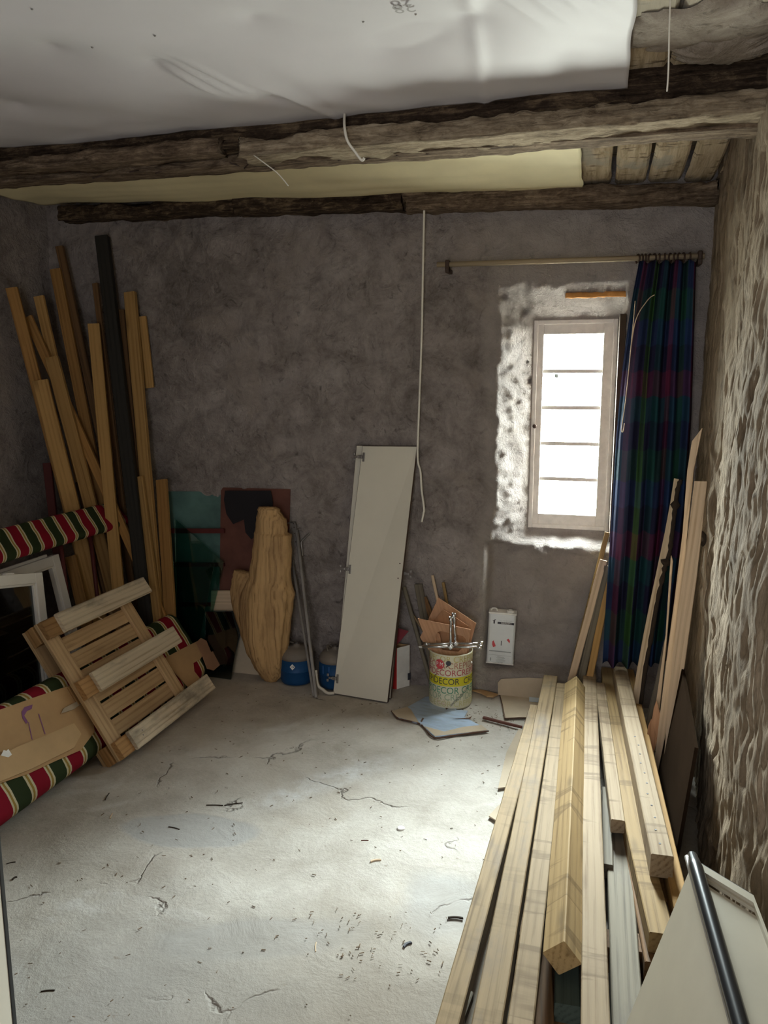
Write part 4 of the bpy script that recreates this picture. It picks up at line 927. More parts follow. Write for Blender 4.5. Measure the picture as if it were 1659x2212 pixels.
for (a, b_, w, t, Yt, Yl, m_, lb_, n_v) in PL: lean('plank', a, b_, w, t, Yt, Yl, m_, lb_, n=n_v)
lean('plank', (306, 684), (324, 838), .050, .022, 3.925, 3.918, M_HONEY, 'short offcut plank fixed behind the right edge of the tall yellow plank', cut=True, n=(0.1, -1, .05))

# ================================================================== OLD WINDOW FRAMES AND LOUNGER ON THE LEFT
def lx(x, y, Xt, Xb, zt):
    return onplane(x, y, (Xb, 0, 0), (zt, 0, Xb-Xt))   # plane leaning to the left, parallel to the left wall
def sash_frame(label, cor, low, Xt, Xb, zt, wr, t, ln_, glass_):
    T = lx(*cor, Xt, Xb, zt); Bq = lx(*low, Xt, Xb, zt); d = (T-Bq); Bq = T-d*((T.z-.004)/d.z)
    side = V((0, -1, 0)); n = V((zt, 0, Xb-Xt)).normalized(); h = (T-Bq).length
    side = (n.cross((T-Bq).normalized())); side = side if side.y < 0 else -side
    o = empty('window_sash', Bq); tag(o, label, 'window frame')
    M = Matrix(((side.x, (T-Bq).normalized().x, n.x, 0), (side.y, (T-Bq).normalized().y, n.y, 0), (side.z, (T-Bq).normalized().z, n.z, 0), (0, 0, 0, 1)))
    def bar(nm, u0, u1, v0, v1, mat=M_WHITE, d0=-t, d1=0, c=.003): vv, ff = box(u0, u1, v0, v1, d0, d1, c); return mk(nm, vv, ff, mat, o, M)
    bar('stile', 0, wr, 0, h); bar('stile', ln_-wr, ln_, 0, h); bar('rail', wr, ln_-wr, h-wr, h); bar('rail', wr, ln_-wr, 0, wr)
    bar('bead', wr, wr+.010, wr, h-wr, M_WHITE, -t*.8, -.008, .002); bar('bead', wr, ln_-wr, h-wr-.010, h-wr, M_WHITE, -t*.8, -.008, .002)
    if glass_: bar('pane', wr+.002, ln_-wr-.002, wr+.002, h-wr-.002, M_GLASSD, -t*.6, -t*.6+.004, 0)
    return o, bar, h
o1, bar1, h1 = sash_frame('large white window frame leaning on the left wall, back one with the higher top', (127, 1196), (157, 1318), -2.66, -2.50, .85, .050, .045, .95, False)
bar1('top_rebate', .06, .94, h1, h1+.014, M_WHITE, -.040, -.02)
o2, bar2, h2 = sash_frame('smaller white window frame with glass leaning in front of the large white frame', (92, 1236), (104, 1345), -2.50, -2.34, .80, .048, .040, .85, True)
bar2('latch_plate', .17, .22, h2-.004, h2+.008, M_WHITE, -.025, -.005, .001)
P = [(-2.97, 2.2, .01), (-2.97, 3.25, .01), (-3.03, 3.25, 1.0), (-3.03, 2.2, 1.0)]
tag(slab('hardboard_sheet', P, .008, M_BROWNB, P[0], P[1], (1, 0, .06)), 'dark brown sheet against the left wall behind the white window frames', 'panel')

def cushion(name, Xc, zc_, y0, y1, wid, th, ang, label, period, fx=0.0, seed=0.0, n=60, cat='cushion', tilt=0.0, uoff=0.0, parent=None):
    """rounded padded slab running along Y; ang = lean of its section"""
    sec = []
    m_ = 8; r = th/2
    for k in range(m_+1): a = -math.pi/2+math.pi*k/m_; sec.append((wid/2-r+r*math.cos(a), r*math.sin(a)))
    for k in range(1, 8): sec.append((wid/2-r-(wid-2*r)*k/8, r))
    for k in range(m_+1): a = math.pi/2+math.pi*k/m_; sec.append((-wid/2+r+r*math.cos(a), r*math.sin(a)))
    for k in range(1, 8): sec.append((-wid/2+r+(wid-2*r)*k/8, -r))
    vv, ff, uv = [], [], []; Pn = len(sec); ca, sa_ = math.cos(ang), math.sin(ang)
    for i in range(n+1):
        u = i/n; y = (y1-y0)*u
        s_ = 1-(0.45 if i in (0, n) else 0.12 if i in (1, n-1) else 0)
        for (a, b_) in sec:
            q = .006*noise.noise(V((y*9+seed, a*14, b_*14)))+.004*noise.noise(V((y*26+seed, a*20, 3)))
            a2, b2 = a*(.5+.5*s_), b_*s_+q
            vv.append((a2*ca-b2*sa_, y, a2*sa_+b2*ca+tilt*u)); uv.append((y/period+fx*a+uoff, a))
    for i in range(n):
        for k in range(Pn): ff.append((i*Pn+k, i*Pn+(k+1) % Pn, (i+1)*Pn+(k+1) % Pn, (i+1)*Pn+k))
    ff += [tuple(range(Pn)), tuple(range(n*Pn, n*Pn+Pn))]
    o = mk(name, vv, ff, M_STRIPE, parent, smooth=True, uv=uv)
    if not parent:
        o.location = (Xc, y0, zc_); tag(o, label, cat)
    return o
# long mattress standing on its edge and leaning left
cushion('striped_mattress', -2.175, .205, 1.75, 3.70, .40, .10, math.radians(122), 'red and green striped mattress under the cardboard and the crate', .205, uoff=.2, seed=3, n=110, cat='mattress')
# folded lounger seat above
fl_o = empty('folding_lounger', (-2.62, 2.60, 0)); tag(fl_o, 'folded garden lounger with a red and green striped cover behind the white window frames', 'lounger')
p_a, p_b = atx(235, 1122, -2.60), atx(0, 1162, -2.60)
c_ = cushion('cover', 0, 0, p_b.y-.35-2.60, p_a.y-2.60, .17, .05, math.radians(135), '', .165, fx=-1.6, seed=9, n=70, parent=fl_o, uoff=.15); c_.location = (.02, 0, (p_a.z+p_b.z)/2-.01)
for yy in (p_a.y-.12, p_a.y-.36): tube('leg', [(-.02, yy-2.60, p_a.z-.02), (.0, yy-2.60+.02, .30), (.06, yy-2.60+.06, .0)], .011, M_DARKRED, fl_o, k=1)
tube('side_rail', [(-.04, p_b.y-.3-2.6, p_a.z-.05), (-.04, p_a.y-2.62, p_a.z-.05)], .010, M_DARKRED, fl_o, k=1)

# cardboard on the mattress
def mp(x, y, d=0.0):   # the mattress' front face plane
    p0 = V((-2.175, 0, .205)); nn = V((math.cos(math.radians(32)), 0, math.sin(math.radians(32)))); return onplane(x, y, p0+nn*(.053+d), nn)
nn = V((math.cos(math.radians(32)), 0, math.sin(math.radians(32))))
P = [mp(x, y, .004) for x, y in ((-60, 1732), (0, 1692), (60, 1672), (120, 1644), (175, 1620), (205, 1580), (190, 1500), (152, 1480), (70, 1508), (0, 1533), (-60, 1556))]
cb = slab('cardboard_sheet', P, .004, M_CARD, P[0], P[4], nn); tag(cb, 'large cardboard sheet with a purple mark lying on the striped mattress, left of the crate', 'cardboard')
Ci = cb.matrix_basis.inverted()
def oncb(nm, pts, mat, d=.0015):
    q = [Ci @ (mp(x, y, .004)+nn*d) for x, y in pts]; mk(nm, q, [tuple(range(len(q)))], mat, cb)
oncb('purple_mark', [(46, 1538), (52, 1528), (70, 1522), (68, 1532), (58, 1536), (52, 1546), (60, 1560), (56, 1564), (48, 1552)], M_PURPLE)
for (a, b_) in (((60, 1560), (68, 1598)), ((82, 1542), (96, 1586))): oncb('crease', [a, (a[0]+2, a[1]), (b_[0]+2, b_[1]), b_], M_PURPLE)
P = [mp(x, y, .011) for x, y in ((-60, 1722), (0, 1688), (70, 1660), (160, 1615), (176, 1585), (160, 1562), (100, 1588), (45, 1610), (-60, 1660))]
cb2 = slab('cardboard_strip', P, .005, plain('light_cardboard', (.60, .41, .22), .9, scale=5), P[0], P[3], nn); tag(cb2, 'cardboard strip lying over the lower edge of the large cardboard sheet', 'cardboard')
q = [cb2.matrix_basis.inverted() @ (mp(x, y, .0125)) for x, y in ((2, 1632), (8, 1620), (14, 1622), (18, 1618), (26, 1630), (18, 1636), (10, 1634))]
mk('white_tear', q, [tuple(range(7))], M_WHITEP, cb2)
P = [mp(x, y, .006) for x, y in ((427, 1506), (351, 1424), (392, 1402), (438, 1379), (440, 1412), (432, 1425), (418, 1432), (420, 1450), (449, 1487))]
tag(slab('cardboard_sheet', P, .004, M_CARD, P[0], P[1], nn), 'torn orange cardboard on the striped mattress right of the crate', 'cardboard')
P = [mp(x, y, .014) for x, y in ((448, 1444), (436, 1412), (424, 1388), (434, 1378), (446, 1384), (456, 1408), (468, 1404), (476, 1436), (462, 1448))]
tag(slab('cardboard_scrap', P, .004, plain('pinkish_cardboard', (.36, .20, .12), .9), P[0], P[1], nn), 'small torn pinkish cardboard scrap at the right end of the striped mattress', 'cardboard')
P = [mp(x, y, .010) for x, y in ((132, 1541), (138, 1530), (168, 1514), (176, 1520), (160, 1532))]
tag(slab('paper_scrap', P, .002, M_CARD2, P[0], P[2], nn), 'pale paper scrap sticking out left of the crate', 'paper')

# ================================================================== WOODEN CRATE
BLc = V((-1.970, 2.705, .012)); top = V((-2.345, 2.70, .585)); tv_ = (top-BLc).normalized(); sv = V((0.015, 1, 0)).normalized(); nv = sv.cross(tv_).normalized()
if nv.x < 0: nv = -nv
Mc = Matrix(((sv.x, tv_.x, nv.x, BLc.x), (sv.y, tv_.y, nv.y, BLc.y), (sv.z, tv_.z, nv.z, BLc.z), (0, 0, 0, 1)))
cr = empty('wooden_crate', M=Mc); tag(cr, 'small pale slatted wooden pallet crate leaning against the striped mattress on the left', 'crate')
H = .70; Wd = .64
def cb_(nm, s0, s1, t0, t1, n0, n1, mat, c=.002, rot=0):
    cs, ct = (s0+s1)/2, (t0+t1)/2
    lenx = (s1-s0) >= (t1-t0)
    L = (s1-s0) if lenx else (t1-t0); w = (t1-t0) if lenx else (s1-s0)
    vv, ff = stick(L, w, n1-n0, seg=10, c=c, rough=.002)
    M = Matrix.Translation((s0 if lenx else cs, ct if lenx else t0, (n0+n1)/2)) @ (Matrix.Identity(4) if lenx else Matrix.Rotation(math.pi/2, 4, 'Z'))
    return mk(nm, vv, ff, mat, cr, M @ Matrix.Rotation(rot, 4, 'Z'))
n_s = 8; sh_ = H/n_s
for k in range(n_s): cb_('slat', .04, Wd-.02, k*sh_+.004, (k+1)*sh_-.004-(.002 if k % 3 else .006), 0, .012, M_CRATE)
cb_('end_board', .0, .085, .0, H, .012, .030, M_CRATE); cb_('end_board', Wd-.085, Wd-.01, .0, H, .012, .030, M_CRATE)
for (t0, t1) in ((.0, .085), (.305, .395), (.615, .70)):
    cb_('block', 0.005, .10, t0, t1, .030, .055, M_BLOCK, .004); cb_('block', Wd-.09, Wd-.015, t0+.006, t1-.006, .030, .054, M_BLOCK, .004)
    cb_('block', 0.0, .07, t0, t1, -.050, -.001, M_BLOCK, .004); cb_('block', Wd-.08, Wd-.01, t0, t1, -.050, -.001, M_BLOCK, .004)
    cb_('batten', .085, Wd+.125+(.0 if t0 else .03), t0-.004, t1+.004, .0555, .075, M_CRATEW, .004, rot=0)
cb_('rear_board', 0.0, .07, 0, H, -.066, -.051, M_CRATE); cb_('rear_board', Wd-.08, Wd-.01, 0, H, -.066, -.051, M_CRATE)
vv, ff = tubegeo([V((.36, .614, .030)), V((.372, .594, .036))], .003, 6); mk('splinter', vv, ff, M_PLANED, cr)
for (a, b_) in ((.125, .03), (.135, .05)): mk('nail_head', *lathe([(.004, 0), (.003, .0012)], 10), M_METAL, cr, Matrix.Translation((a+.03, b_+.005, .0752)))

# ================================================================== TIMBER STACK ON THE FLOOR
GS = 'beams stacked on the floor along the right wall'
def beam4(far, near, z, t, mat, label, ext=0.0, n=None, wadd=0.0, zn=None, name='timber_beam', **k):
    """beam whose top face has the given photo edges (left, right) at its far and near end"""
    zn = z if zn is None else zn
    FL, FR, NL, NR = atz(*far[0], z), atz(*far[1], z), atz(*near[0], zn), atz(*near[1], zn)
    B, A = (FL+FR)/2, (NL+NR)/2; d = (B-A).normalized(); A = A-d*ext
    cr_ = V((d.y, -d.x, 0)); w = (abs((FR-FL).dot(cr_))+abs((NR-NL).dot(cr_)))/2+wadd
    nrm = V((0, 0, 1)) if n is None else V(n)
    A = A-V((0, 0, t/2)); B = B-V((0, 0, t/2))
    return plank(name, A, B, w, t, nrm, mat, label, 'beam', GS, seg=24, **k), w
beam4(((1147, 1523), (1168, 1523)), ((934, 2212), (996, 2212)), .150, .062, M_PINEST, 'leftmost pale beam of the floor stack, its far end short of the others', ext=.4)
beam4(((1176, 1459), (1203, 1459)), ((1014, 2212), (1088, 2212)), .165, .075, M_PINEST, 'stained yellow beam second from the left in the floor stack', ext=.4)
beam4(((1204, 1476), (1228, 1476)), ((1091, 2212), (1156, 2212)), .158, .068, M_PINE, 'pale beam left of the edge-turned beam in the floor stack', ext=.4)
# square beam turned on its edge
z4 = .235; A, B = atz(1215, 2032, z4), atz(1243, 1460, z4); s4 = .072
A2, B2 = A-V((0, 0, s4*.705)), B-V((0, 0, s4*.705))
plank('timber_beam', A2, B2, s4, s4, (-.62, 0, .78), M_PINE2, 'square yellow beam turned on its edge, lying in the groove of the floor stack', 'beam', GS, seg=24)
beam4(((1260, 1428), (1286, 1428)), ((1254, 2212), (1320, 2212)), .180, .075, M_PINE3, 'pale beam with dark cross marks right of the edge-turned beam', ext=.4)
beam4(((1289, 1477), (1303, 1472)), ((1319, 1776), (1351, 1766)), .175, .050, M_PINE3, 'short silvery beam ending halfway along the floor stack', wadd=.004)
o7, w7 = beam4(((1299, 1443), (1327, 1441)), ((1404, 2020), (1457, 2014)), .165, .062, M_PINE2, 'yellow curved plank between the short silvery beam and the holed beam', bow=.022)
o8, w8 = beam4(((1325, 1440), (1354, 1440)), ((1406, 1842), (1456, 1852)), .245, .075, M_PINE3, 'pale beam with a row of small holes lying on top of the floor stack')
for k in range(11):
    u = .02+k*.085*(.8+.02*k); L8 = .0
    vv, ff = lathe([(.0035, 0), (.0035, .0012)], 10); mk('hole', vv, ff, M_CANLAB, o8, Matrix.Translation((.06+k*.075, .004*math.sin(k*2.0), .0375)))
beam4(((1352, 1446), (1366, 1446)), ((1456, 1960), (1492, 1960)), .175, .07, M_HONEY, 'long honey coloured plank at the far right of the floor stack by the wall', wadd=.006)
beam4(((1318, 1800), (1352, 1800)), ((1320, 2212), (1394, 2212)), .098, .045, M_GREYW, 'weathered grey board on the floor under the stack, nearest the viewer', ext=.4, wadd=.01, name='grey_board')
beam4(((1300, 1700), (1322, 1700)), ((1300, 1866), (1324, 1866)), .110, .05, M_GREYW, 'short grey post between the cross-marked beam and the grey board', name='grey_post')
beam4(((1206, 1640), (1240, 1640)), ((1198, 2170), (1254, 2170)), .115, .06, M_GREENW, 'dark green painted post under the edge-turned beam', name='painted_post')
beam4(((1150, 1700), (1180, 1700)), ((1158, 2212), (1194, 2212)), .085, .07, M_BROWNW, 'dark brown beam in the gap left of the green post', ext=.3)
beam4(((1196, 2100), (1250, 2100)), ((1186, 2290), (1250, 2290)), .060, .05, M_BROWNW, 'dull brown board end below the green post', ext=.1, name='brown_board')
beam4(((1300, 1560), (1330, 1560)), ((1395, 2080), (1440, 2080)), .10, .08, M_BROWNW, 'dark beam hidden under the curved plank', name='timber_beam')
beam4(((1330, 1470), (1360, 1470)), ((1425, 1900), (1470, 1900)), .105, .08, M_BROWNW, 'dark beam hidden under the holed beam', name='timber_beam')
for i, (xx, yy) in enumerate(((-.06, 3.45), (-.07, 2.05))):
    plank('bearer', (xx-.16, yy, .045), (xx+.30, yy+.03, .045), .08, .08, (0, 0, 1), M_BROWNW, ['rear cross bearer under the floor stack', 'front cross bearer under the floor stack'][i], 'beam')
plank('wood_wedge', atz(992, 2200, .09), atz(1010, 2150, .09), .03, .03, (0, 0, 1), M_GREYW, 'small dark wood wedge in the gap between the two leftmost beams', 'wedge')

# ================================================================== BOARDS LEANING IN THE RIGHT CORNER
GR = 'boards leaning in the right corner'
def lean_board(pts, y0, Y0, y1, Y1, t, mat, label, ax, name='board', n=(-.25, -1, .1), cat='board'):
    P = [aty(x, y, Y0+(Y1-Y0)*(y-y0)/(y1-y0)) for x, y in pts]
    zm = min(p.z for p in P)
    return tag(slab(name, P, t, mat, P[ax[0]], P[ax[1]], n), label, cat, GR)
# tall pointed board
lean_board([(1407, 1700), (1432, 1700), (1470, 1320), (1486, 1130), (1498, 1015), (1517, 924), (1494, 953), (1484, 1015), (1474, 1150), (1456, 1300), (1440, 1420)], 930, 3.40, 1700, 3.20, .020, M_PLANED, 'tall board with a slanted pointed top leaning on the right wall', (0, 5))
lean_board([(1429, 1702), (1441, 1702), (1474, 1470), (1505, 1245), (1527, 1040), (1499, 1039), (1486, 1150), (1461, 1330), (1446, 1480)], 1039, 3.30, 1702, 3.13, .020, M_PLANED, 'light planed board with a square top, front one leaning on the right wall', (0, 4))
# live-edge board with bark
le = lean_board([(1364, 1520), (1384, 1520), (1395, 1440), (1408, 1370), (1420, 1300), (1432, 1245), (1439, 1215), (1446, 1195), (1452, 1150), (1458, 1100), (1463, 1060), (1471, 1036), (1456, 1033), (1448, 1085), (1436, 1150), (1421, 1220), (1404, 1300), (1390, 1370), (1377, 1440)], 1033, 3.72, 1520, 3.60, .028, M_BARKW, 'live-edge board with bark along its right edge leaning in front of the curtain', (0, 12))
bp = [(1384, 1520), (1395, 1440), (1408, 1370), (1420, 1300), (1432, 1245), (1440, 1212), (1446, 1195), (1452, 1150), (1458, 1100), (1464, 1058), (1471, 1036)]
vv = spline([aty(x, y, 3.72-.12*(y-1033)/487-.004) for x, y in bp], 5); rr = [.010+.006*noise.noise(V((i*.7, 2, 1)))+(.014 if i in (24, 25, 41) else 0) for i in range(len(vv))]
Mi = le.matrix_basis.inverted(); g = tubegeo(vv, rr, 8)
mk('bark', [Mi @ p for p in g[0]], g[1], M_BARK, le, smooth=True)
lean_board([(1390, 1700), (1402, 1700), (1422, 1560), (1441, 1375), (1453, 1212), (1449, 1200), (1446, 1240), (1438, 1370), (1424, 1470)], 1200, 3.48, 1700, 3.36, .015, M_PLANED, 'narrow curved board between the live-edge board and the tall pointed board', (0, 4))
lean_board([(1391, 1590), (1400, 1575), (1432, 1470), (1441, 1396), (1440, 1372), (1434, 1385), (1416, 1470), (1394, 1560)], 1372, 3.50, 1590, 3.42, .014, M_GREYW, 'greyish lath low down behind the plywood scraps', (0, 4), name='lath')
lean_board([(1404, 1625), (1420, 1600), (1428, 1548), (1418, 1513), (1412, 1530), (1404, 1580)], 1513, 3.33, 1625, 3.24, .006, M_PLY, 'upper reddish plywood scrap between the leaning boards', (0, 3), name='plywood_scrap')
lean_board([(1404, 1640), (1412, 1628), (1420, 1600), (1407, 1552), (1400, 1568), (1396, 1600)], 1552, 3.30, 1640, 3.22, .006, M_PLY, 'lower reddish plywood scrap between the leaning boards', (0, 3), name='plywood_scrap')
lean_board([(1474, 1330), (1484, 1330), (1490, 1200), (1486, 1185), (1480, 1172), (1479, 1200)], 1172, 3.36, 1330, 3.32, .012, M_PLANED, 'broken board tip behind the light planed board', (0, 3), name='board')
# dead branch knot behind the boards
tube('dry_branch', [aty(1482, 1175, 3.42), aty(1490, 1155, 3.40), aty(1512, 1150, 3.38), aty(1524, 1165, 3.36), aty(1515, 1178, 3.36)], .010, M_BARK, label='curled dry branch sticking out behind the light planed board', cat='branch')

P = [(.30, 2.50, .003), (.30, 3.34, .003), (.372, 3.30, .52), (.372, 2.62, .44)]
tag(slab('shade_tinted_board', P, .012, plain('matte_shade_tint', (.022, .014, .009), 1.0, spec=0.0), P[0], P[1], (-1, 0, .14)), 'brown board darkened for shade, leaning low on the right wall behind the floor stack', 'board')  # faint brown board, coloured near black for the shade in this gap

# battens on the ledge beside the curtain
GB = 'battens standing left of the curtain'
for (a, b_, w, m_, lb_, Yt, Yb_) in (((1304, 1210), (1248, 1418), .036, M_PLANED, 'front pale batten standing on the ledge left of the curtain', 3.95, 3.90),
                       ((1312, 1150), (1244, 1418), .026, M_PINE2, 'tallest thin batten behind the front pale batten left of the curtain', 4.03, 3.985),
                       ((1312, 1222), (1266, 1420), .034, M_GREYW, 'darker batten right of the front pale batten by the curtain', 3.945, 3.90),
                       ((1318, 1240), (1282, 1422), .034, M_HONEY, 'rightmost batten touching the curtain on the ledge', 3.94, 3.895)):
    T, L = aty(*a, Yt), aty(*b_, Yb_); d = L-T; zt = LEDGE+.012 if Yb_ > 3.96 else .10
    L = T+d*((T.z-zt)/(T.z-L.z)); plank('batten', L, T, w, .022, (-.1, -1, .1), m_, lb_, 'batten', GB)

# ================================================================== CREAM APPLIANCE DOOR, BOTTOM RIGHT
pr0, pr1 = atz(1499, 1856, .60), atz(1600, 2212, .60)
rd_ = (pr1-pr0).normalized(); pr2 = pr0+rd_*1.0
ap = empty('appliance_cabinet', V((pr0.x, pr0.y, .105))); tag(ap, 'cream enamelled appliance cabinet tipped against the right wall with a black edge strip', 'appliance'); base = V(ap.location)
lowA = atz(1352, 2212, .20); dirA = (lowA-pr0).normalized(); lowA = pr0+dirA*((pr0.z-.112)/-dirA.z); lowB = lowA+rd_*1.0
n_l = rd_.cross(dirA).normalized(); n_l = n_l if n_l.x < 0 else -n_l
slab('side_panel', [pr0-base, pr2-base, lowB-base, lowA-base], .012, M_CREAM, pr0-base, pr2-base, n_l, parent=ap)
farR = onplane(1628, 1934, (.352, 0, 0), (1, 0, 0)); dirT = (farR-pr0); farR2 = farR+rd_*1.0
n_t = rd_.cross(dirT).normalized(); n_t = n_t if n_t.z > 0 else -n_t
Pt = lambda u, v: pr0+dirT*u+rd_*v-base
def tp(nm, u0, u1, v0, v1, d, t, mat): P = [Pt(u0, v0)+n_t*d, Pt(u1, v0)+n_t*d, Pt(u1, v1)+n_t*d, Pt(u0, v1)+n_t*d]; return slab(nm, P, t, mat, P[0], P[1], n_t, parent=ap)
tp('inner_panel', .10, .98, .05, 1.0, -.016, .006, M_CREAM)
tp('rim', .08, 1.0, .0, .030, 0, .016, M_CREAM); tp('rim', .94, 1.0, .03, 1.0, 0, .016, M_CREAM)
tp('rim_step', .10, .94, .030, .040, -.008, .008, M_CREAM); tp('edge_gasket', .08, 1.0, -.006, -.001, -.002, .014, M_BLACK)
vv = [V((0, 0, .004))+rd_*(k*.05)+n_t*.004+n_l*.004 for k in range(21)]
g = tubegeo([pr0-base+q for q in vv], [.010]+[.0155]*20, 14); mk('edge_strip', g[0], g[1], M_BLACK, ap, smooth=True)
g = tubegeo([pr0-base+q+n_l*.012-n_t*.010 for q in vv], .006, 10); mk('edge_trim', g[0], g[1], M_METAL, ap, smooth=True)
P = [lowA-base+rd_*.0, lowA-base+rd_*1.0, farR2-base+V((-.02, 0, -.35)), farR-base+V((-.02, 0, -.35))]
slab('base_panel', P, .006, M_CREAM, P[0], P[1], n_t, parent=ap)

# door leaf at the left edge of the view
YD = 1.25; e0 = aty(36, 2212, YD); e1 = aty(-1, 1890, YD)
dr = empty('door_1', (e0.x, YD, 0)); dr['kind'] = 'structure'
vv, ff = box(-.036, .0, -.75, -.010, .012, 1.0, .002); mk('door_panel', vv, ff, M_DOOR, dr)
vv, ff = box(-.036, .0015, -.010, .0, .012, 1.0, .001); mk('door_edge', vv, ff, M_BLACK, dr)

# ================================================================== THINGS LYING ON THE FLOOR
def flat(name, pts, z, t, mat, label, cat='cardboard', ax=(0, 1), edge=None, lift=()):
    P = [atz(x, y, z+t) for x, y in pts]
    o = slab(name, P, t, mat, P[ax[0]], P[ax[1]], (0, 0, 1)); tag(o, label, cat); return o, P
fc, P = flat('cardboard_sheet', [(846, 1536), (880, 1527), (920, 1505), (960, 1498), (995, 1512), (985, 1533), (1010, 1535), (1003, 1548), (1056, 1578), (985, 1586), (940, 1592), (918, 1572), (906, 1562), (880, 1556), (858, 1550)], .002, .006, M_BLUECARD, 'torn bluish cardboard sheet lying on the floor before the bucket', ax=(0, 8))
Fi = fc.matrix_basis.inverted()
eg = [(846, 1536), (858, 1551), (880, 1557), (906, 1563), (918, 1574), (940, 1594), (985, 1588), (1056, 1579)]
g = tubegeo(spline([atz(x, y, .005) for x, y in eg], 4), [.004+.0025*noise.noise(V((i*.9, 0, 3))) for i in range(29)], 6); mk('torn_edge', [Fi @ p for p in g[0]], g[1], M_CARDD, fc)
P = [atz(x, y, .0092) for x, y in ((846, 1536), (880, 1527), (888, 1533), (905, 1561), (880, 1555), (858, 1549))]; mk('bare_corner', [Fi @ p for p in P], [tuple(range(6))], M_CARD2, fc)
P = [atz(x, y, .0092) for x, y in ((915, 1568), (960, 1580), (1000, 1570), (1040, 1566), (1054, 1577), (985, 1585), (940, 1590))]; mk('bare_corner', [Fi @ p for p in P], [tuple(range(7))], M_CARD2, fc)
for pts in (((908, 1558), (913, 1550), (916, 1552), (911, 1560)), ((962, 1530), (970, 1526), (972, 1528), (964, 1533)), ((975, 1553), (1014, 1550), (1020, 1546), (1016, 1553)), ):
    P = [atz(x, y, .0095) for x, y in pts]; mk('tear', [Fi @ p for p in P], [(0, 1, 2, 3)], M_CARDD, fc)
flat('cardboard_scrap', [(935, 1512), (952, 1500), (972, 1498), (980, 1508), (972, 1516), (950, 1518)], .010, .004, M_CARD, 'brown cardboard scrap against the foot of the bucket')
P2 = [(1081, 1492), (1076, 1466), (1130, 1464), (1200, 1470)]
fo, P = flat('cardboard_sheet', [(1090, 1551), (1084, 1520), (1078, 1494), (1110, 1488), (1172, 1492), (1200, 1500), (1175, 1549), (1120, 1549)], .002, .004, M_CARD2, 'tan folded cardboard lying on the floor left of the beam ends', ax=(0, 7))
Fi = fo.matrix_basis.inverted(); b0, b1 = atz(1078, 1494, .006), atz(1200, 1498, .006); b1.y = min(b1.y, 3.93); b0.y = min(b0.y, 3.93)
P = [b0, b1, aty(1200, 1468, 3.945), aty(1140, 1464, 3.945), aty(1082, 1467, 3.945), aty(1075, 1475, 3.945)]
q = slab('turned_up_flap', [Fi @ p for p in P], .004, M_CARD2, Fi @ P[0], Fi @ P[1], Fi.to_3x3() @ V((0, -1, .3)), parent=fo)
g = tubegeo([Fi @ atz(x, y, .004) for x, y in ((1078, 1495), (1085, 1521), (1091, 1552), (1120, 1551), (1165, 1551))], .003, 6); mk('torn_edge', g[0], g[1], M_CARDD, fo)
flat('paper_card', [(1143, 1514), (1143, 1498), (1166, 1500), (1166, 1516)], .008, .004, plain('bluish_white_card', (.62, .70, .78), .5), 'small white card on the tan folded cardboard', 'card')
flat('cardboard_scrap', [(1020, 1490), (1040, 1489), (1062, 1495), (1076, 1499), (1066, 1504), (1052, 1503), (1040, 1496)], .003, .008, M_CARD, 'crumpled orange cardboard scrap at the foot of the ledge')
plank('wood_strip', atz(1044, 1550, .008), atz(1128, 1571, .008), .020, .012, (0, 0, 1), M_HARDB, 'dark reddish brown strip of wood lying on the floor beside the beams', 'wood strip', taper=.5)
flat('floor_board_scrap', [(1076, 1702), (1094, 1625), (1120, 1575), (1148, 1580), (1120, 1640), (1092, 1700)], .001, .006, M_CARD2, 'long pale cardboard strip half under the leftmost beam', ax=(0, 3))
flat('cardboard_scrap', [(1056, 1762), (1074, 1742), (1084, 1735), (1080, 1755), (1072, 1772)], .001, .006, M_CARD2, 'small pale torn scrap beside the leftmost beam')
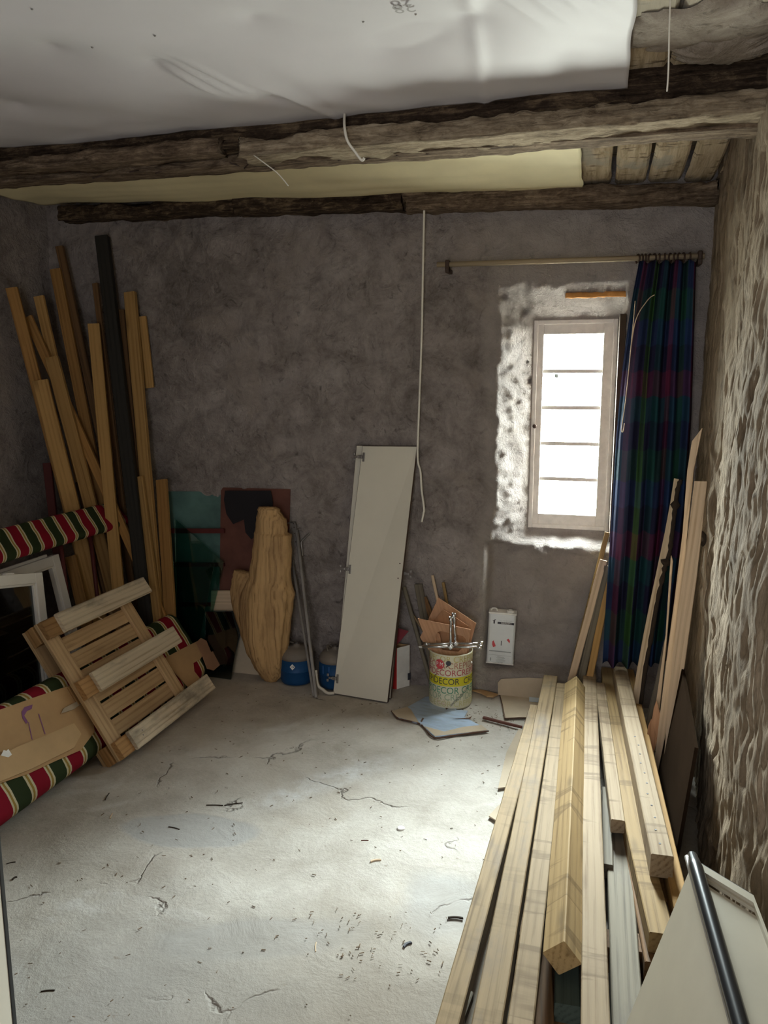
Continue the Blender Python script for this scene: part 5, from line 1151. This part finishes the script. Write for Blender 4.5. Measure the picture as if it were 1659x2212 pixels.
SM = [((227, 1728), (236, 1713), .006, M_BARK, 'small dark twig on the floor below the crate', 'twig'), ((364, 1786), (388, 1792), .008, M_BARK, 'dark twig on the smooth grey patch of the floor', 'twig'), ((446, 1739), (482, 1740), .007, M_BARK, 'dark splinter at the edge of the smooth grey floor patch', 'twig'), ((484, 1740), (524, 1734), .006, M_BARK, 'second dark splinter right of the floor patch edge', 'twig'),
      ((872, 2046), (888, 2036), .014, M_CANLAB, 'dark scrap on the floor right of centre', 'scrap'), ((968, 1982), (1001, 1984), .012, M_BARK, 'dark bark sliver beside the leftmost beam near the viewer', 'twig'), ((800, 1862), (822, 1858), .013, M_PLANED, 'pale wood chip on the floor in the middle', 'wood chip'), ((682, 2055), (683, 2035), .005, M_PLANED, 'thin white sliver on the floor', 'wood chip'),
      ((14, 1866), (34, 1862), .007, M_BARK, 'dark twig at the left edge of the floor', 'twig'), ((27, 1900), (36, 1894), .010, M_BARK, 'small dark crumb below the left edge twig', 'twig'), ((88, 2142), (118, 2139), .006, M_BARK, 'thin dark twig near the door leaf at bottom left', 'twig'), ((238, 1768), (243, 1757), .006, M_PLANED, 'pale splinter left of the smooth floor patch', 'wood chip'), ((780, 1816), (796, 1816), .007, M_HARDB, 'reddish chip on the floor right of centre', 'wood chip')]
for (a, b_, w, m_, lb_, ct) in SM:
    plank(ct.replace(' ', '_'), atz(*a, -.003), atz(*b_, -.003), w*.7, w*.45, (0, 0, 1), m_, lb_, ct, rough=w*.15, bow=w*.3)
vv, ff = lathe([(.013, 0), (.015, .002), (.015, .005), (.013, .007)], 24); o = mk('bottle_cap', vv, ff, M_WHITEP, smooth=False); o.location = atz(866, 1791, -.006); tag(o, 'small white disc lying on the floor right of centre', 'disc')
# loose sweepings nobody could count
vv, ff = [], []
for k in range(520):
    if k < 330: x, y = random.uniform(-2.0, .05), random.uniform(1.5, 3.75)
    elif k < 460: x, y = random.gauss(-.45, .22), random.gauss(3.62, .12)
    else: x, y = random.gauss(-.62, .10), random.gauss(1.98, .08)
    if x < -1.85 or y > 3.88 or x > .0 or x > -.22-.0*(y) : continue
    L = random.uniform(.002, .008); w = random.uniform(.0007, .0018); a = random.uniform(0, 6.28); h = w
    c, s_ = math.cos(a), math.sin(a); K = len(vv)
    for (p, q_, r) in ((-L, -w, 0), (L, -w, 0), (L, w, 0), (-L, w, 0), (-L*.8, -w*.6, h), (L*.8, -w*.6, h), (L*.8, w*.6, h), (-L*.8, w*.6, h)):
        vv.append((x+p*c-q_*s_, y+p*s_+q_*c, r-.001))
    ff += [(K, K+1, K+2, K+3), (K+4, K+5, K+6, K+7), (K, K+1, K+5, K+4), (K+1, K+2, K+6, K+5), (K+2, K+3, K+7, K+6), (K+3, K, K+4, K+7)]
tag(mk('floor_sweepings', vv, ff, plain('dark_chips', (.16, .11, .07), .9, var=.6, scale=40)), 'small chips and shavings scattered over the floor', 'debris', kind='stuff')
